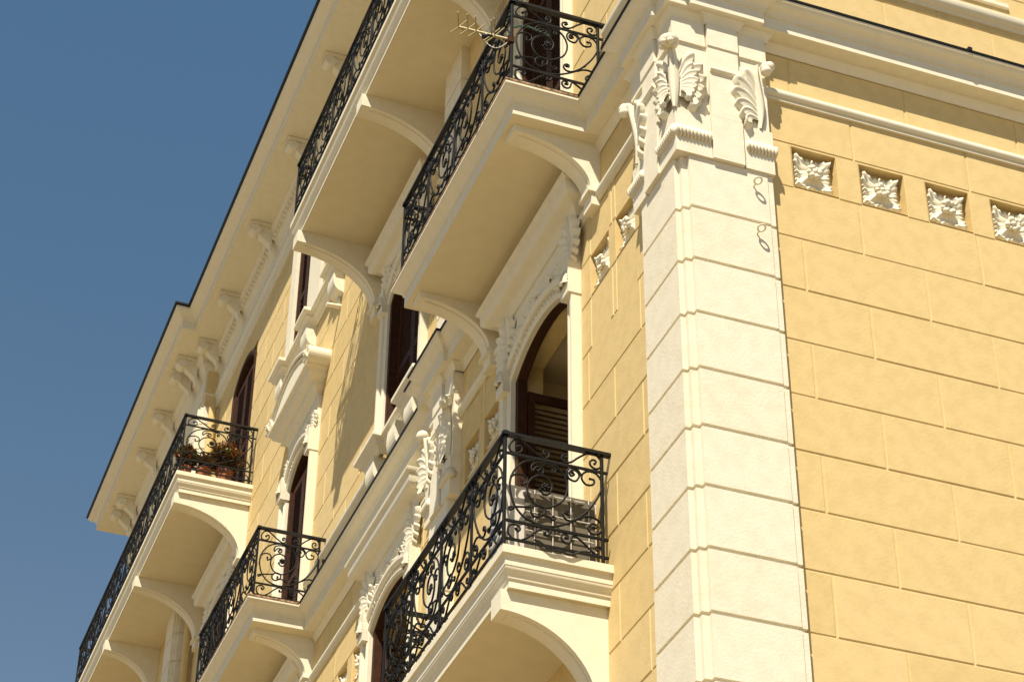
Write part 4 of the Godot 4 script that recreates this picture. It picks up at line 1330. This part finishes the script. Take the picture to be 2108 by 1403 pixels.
func build_small_things() -> void:
	# pots along the end and the front of the far balcony
	plant("bushy red-brown succulent in a clay pot, nearest the yellow wall", Vector3(-17.58, 20.78, 0.20), 0.14, 0.34, 0.34, 0.62, 160, 3)
	plant("low olive succulent in the middle clay pot", Vector3(-17.58, 20.78, 0.55), 0.12, 0.28, 0.24, 0.32, 90, 5)
	plant("red-leaved plant in the clay pot at the railing corner", Vector3(-17.6, 20.78, 0.85), 0.10, 0.26, 0.20, 0.5, 90, 7)
	for k in 7:
		plant(["rust-coloured plant behind the far railing, first from the corner", "rust-coloured plant behind the far railing, second from the corner", "rust-coloured plant behind the far railing, third from the corner", "rust-coloured plant behind the far railing, fourth from the corner", "rust-coloured plant behind the far railing, fifth from the corner", "rust-coloured plant behind the far railing, sixth from the corner", "rust-coloured plant behind the far railing, last before the picture edge"][k], Vector3(-18.4 - k * 1.05, 20.78, 0.74), 0.17, 0.24, 0.24, 0.5, 40, 20 + k)
	# air conditioner on the lowest balcony
	var t := thing("air_conditioner", "grey outdoor air conditioner with a white wire guard behind the nearest railing", "air conditioner", Vector3(-2.05, 10.80, 0.50))
	var b := MB.new()
	b.box(Vector3(-0.17, 0.0, -0.44), Vector3(0.13, 0.70, 0.43))
	put("casing", b, M.white_metal, t)
	b = MB.new()
	b.box(Vector3(0.131, 0.03, -0.42), Vector3(0.142, 0.66, 0.22))
	put("coil", b, M.grey_metal, t)
	for k in 4:
		b = MB.new()
		var zz := -0.36 + k * 0.165
		b.tube(PackedVector3Array([Vector3(0.155, 0.02, zz), Vector3(0.155, 0.68, zz)]), 0.0055, 5)
		put("guard_wire", b, M.white_metal, t)
	for k in 4:
		b = MB.new()
		var yy := 0.08 + k * 0.185
		b.tube(PackedVector3Array([Vector3(0.162, yy, -0.40), Vector3(0.162, yy, 0.22)]), 0.0055, 5)
		put("guard_wire", b, M.white_metal, t)
	# loose cable hanging under the bottom bar
	t = thing("power_cable", "black cable sagging below the nearest railing panel", "cable", Vector3(-1.715, 10.80, 0.5))
	b = MB.new()
	var pts := []
	for i in 13:
		var s := i / 12.0
		pts.append(Vector3(0.035, 0.05 - 0.07 * sin(PI * s) + 0.012 * sin(s * 17.0), 0.22 - 0.5 * s))
	b.tube(PackedVector3Array(pts), 0.011, 6)
	put("cable", b, M.black, t)
	# antenna
	t = thing("tv_antenna", "small pale television antenna clamped to the railing corner", "antenna", Vector3(-1.66, 16.42, 1.0))
	var a0 := Vector3(0, 0, 0)
	var a1 := Vector3(-0.55, 0.47, 0.78)
	a1 = Vector3(-0.26, 0.25, 0.45)
	b = MB.new()
	b.tube(PackedVector3Array([a0, a1]), 0.014, 6)
	put("boom", b, M.alu, t)
	var dv := (a1 - a0).normalized()
	var sx := dv.cross(Vector3.UP).normalized()
	var sy := sx.cross(dv).normalized()
	for k in 5:
		var o: Vector3 = a0 + (a1 - a0) * [0.30, 0.36, 0.66, 0.82, 1.0][k]
		var L: float = [0.2, 0.17, 0.17, 0.17, 0.17][k]
		for e in [sx + sy * 0.6, -sx + sy * 0.3, -sx * 0.5 - sy, sx * 0.4 + sy]:
			b = MB.new()
			b.tube(PackedVector3Array([o, o + e.normalized() * L]), 0.0065, 5)
			put("element", b, M.alu, t)
	b = MB.new()
	b.box(Vector3(-0.03, -0.05, -0.03), Vector3(0.035, 0.02, 0.03))
	put("clamp", b, M.wood, t)
	b = MB.new()
	var cb := []
	for i in 12:
		var s := i / 11.0
		cb.append(a0.lerp(a1, 0.62 * (1.0 - s)) + Vector3(0, -0.16 * sin(PI * s), 0))
	b.tube(PackedVector3Array(cb), 0.005, 5)
	put("cable", b, M.white_metal, t)
	b = MB.new()
	b.ball(a0.lerp(a1, 0.45) + Vector3(0, -0.045, 0), Vector3(0.05, 0.03, 0.06), 8, 5)
	put("balun", b, M.black, t)
	# hose and pot on the same balcony
	t = thing("garden_hose", "green hose lying along the door of the antenna balcony", "hose", Vector3(-1.95, 16.7, 0.6))
	b = MB.new()
	b.tube(PackedVector3Array([Vector3(0.02, 0.17, 0.28), Vector3(0.0, 0.24, 0.2), Vector3(0.0, 0.26, 0.1), Vector3(0.02, 0.22, 0.02), Vector3(0.04, 0.17, -0.1)]), 0.011, 7)
	put("hose", b, M.hose, t)
	t = thing("hanging_pot", "small orange pot behind the railing below the antenna", "pot", Vector3(-2.1, 16.05, 0.86))
	b = MB.new()
	b.lathe([V2(0, 0), V2(0.06, 0), V2(0.085, 0.16), V2(0.095, 0.16), V2(0.095, 0.19), V2(0.08, 0.19), V2(0, 0.17)], Vector3.ZERO, 16)
	put("pot", b, M.orange, t)
	t = thing("wire_netting", "thin rusty wire netting standing behind the antenna railing", "netting", Vector3(-2.0, 16.75, 0.93))
	b = MB.new()
	for k in 9:
		b.tube(PackedVector3Array([Vector3(-0.08 * k, 0.1, 0), Vector3(-0.08 * k, 0.62, 0)]), 0.002, 3)
	for k in 8:
		b.tube(PackedVector3Array([Vector3(0, 0.1 + 0.074 * k, 0), Vector3(-0.64, 0.1 + 0.074 * k, 0)]), 0.002, 3)
	put("mesh", b, M.flashing, t)
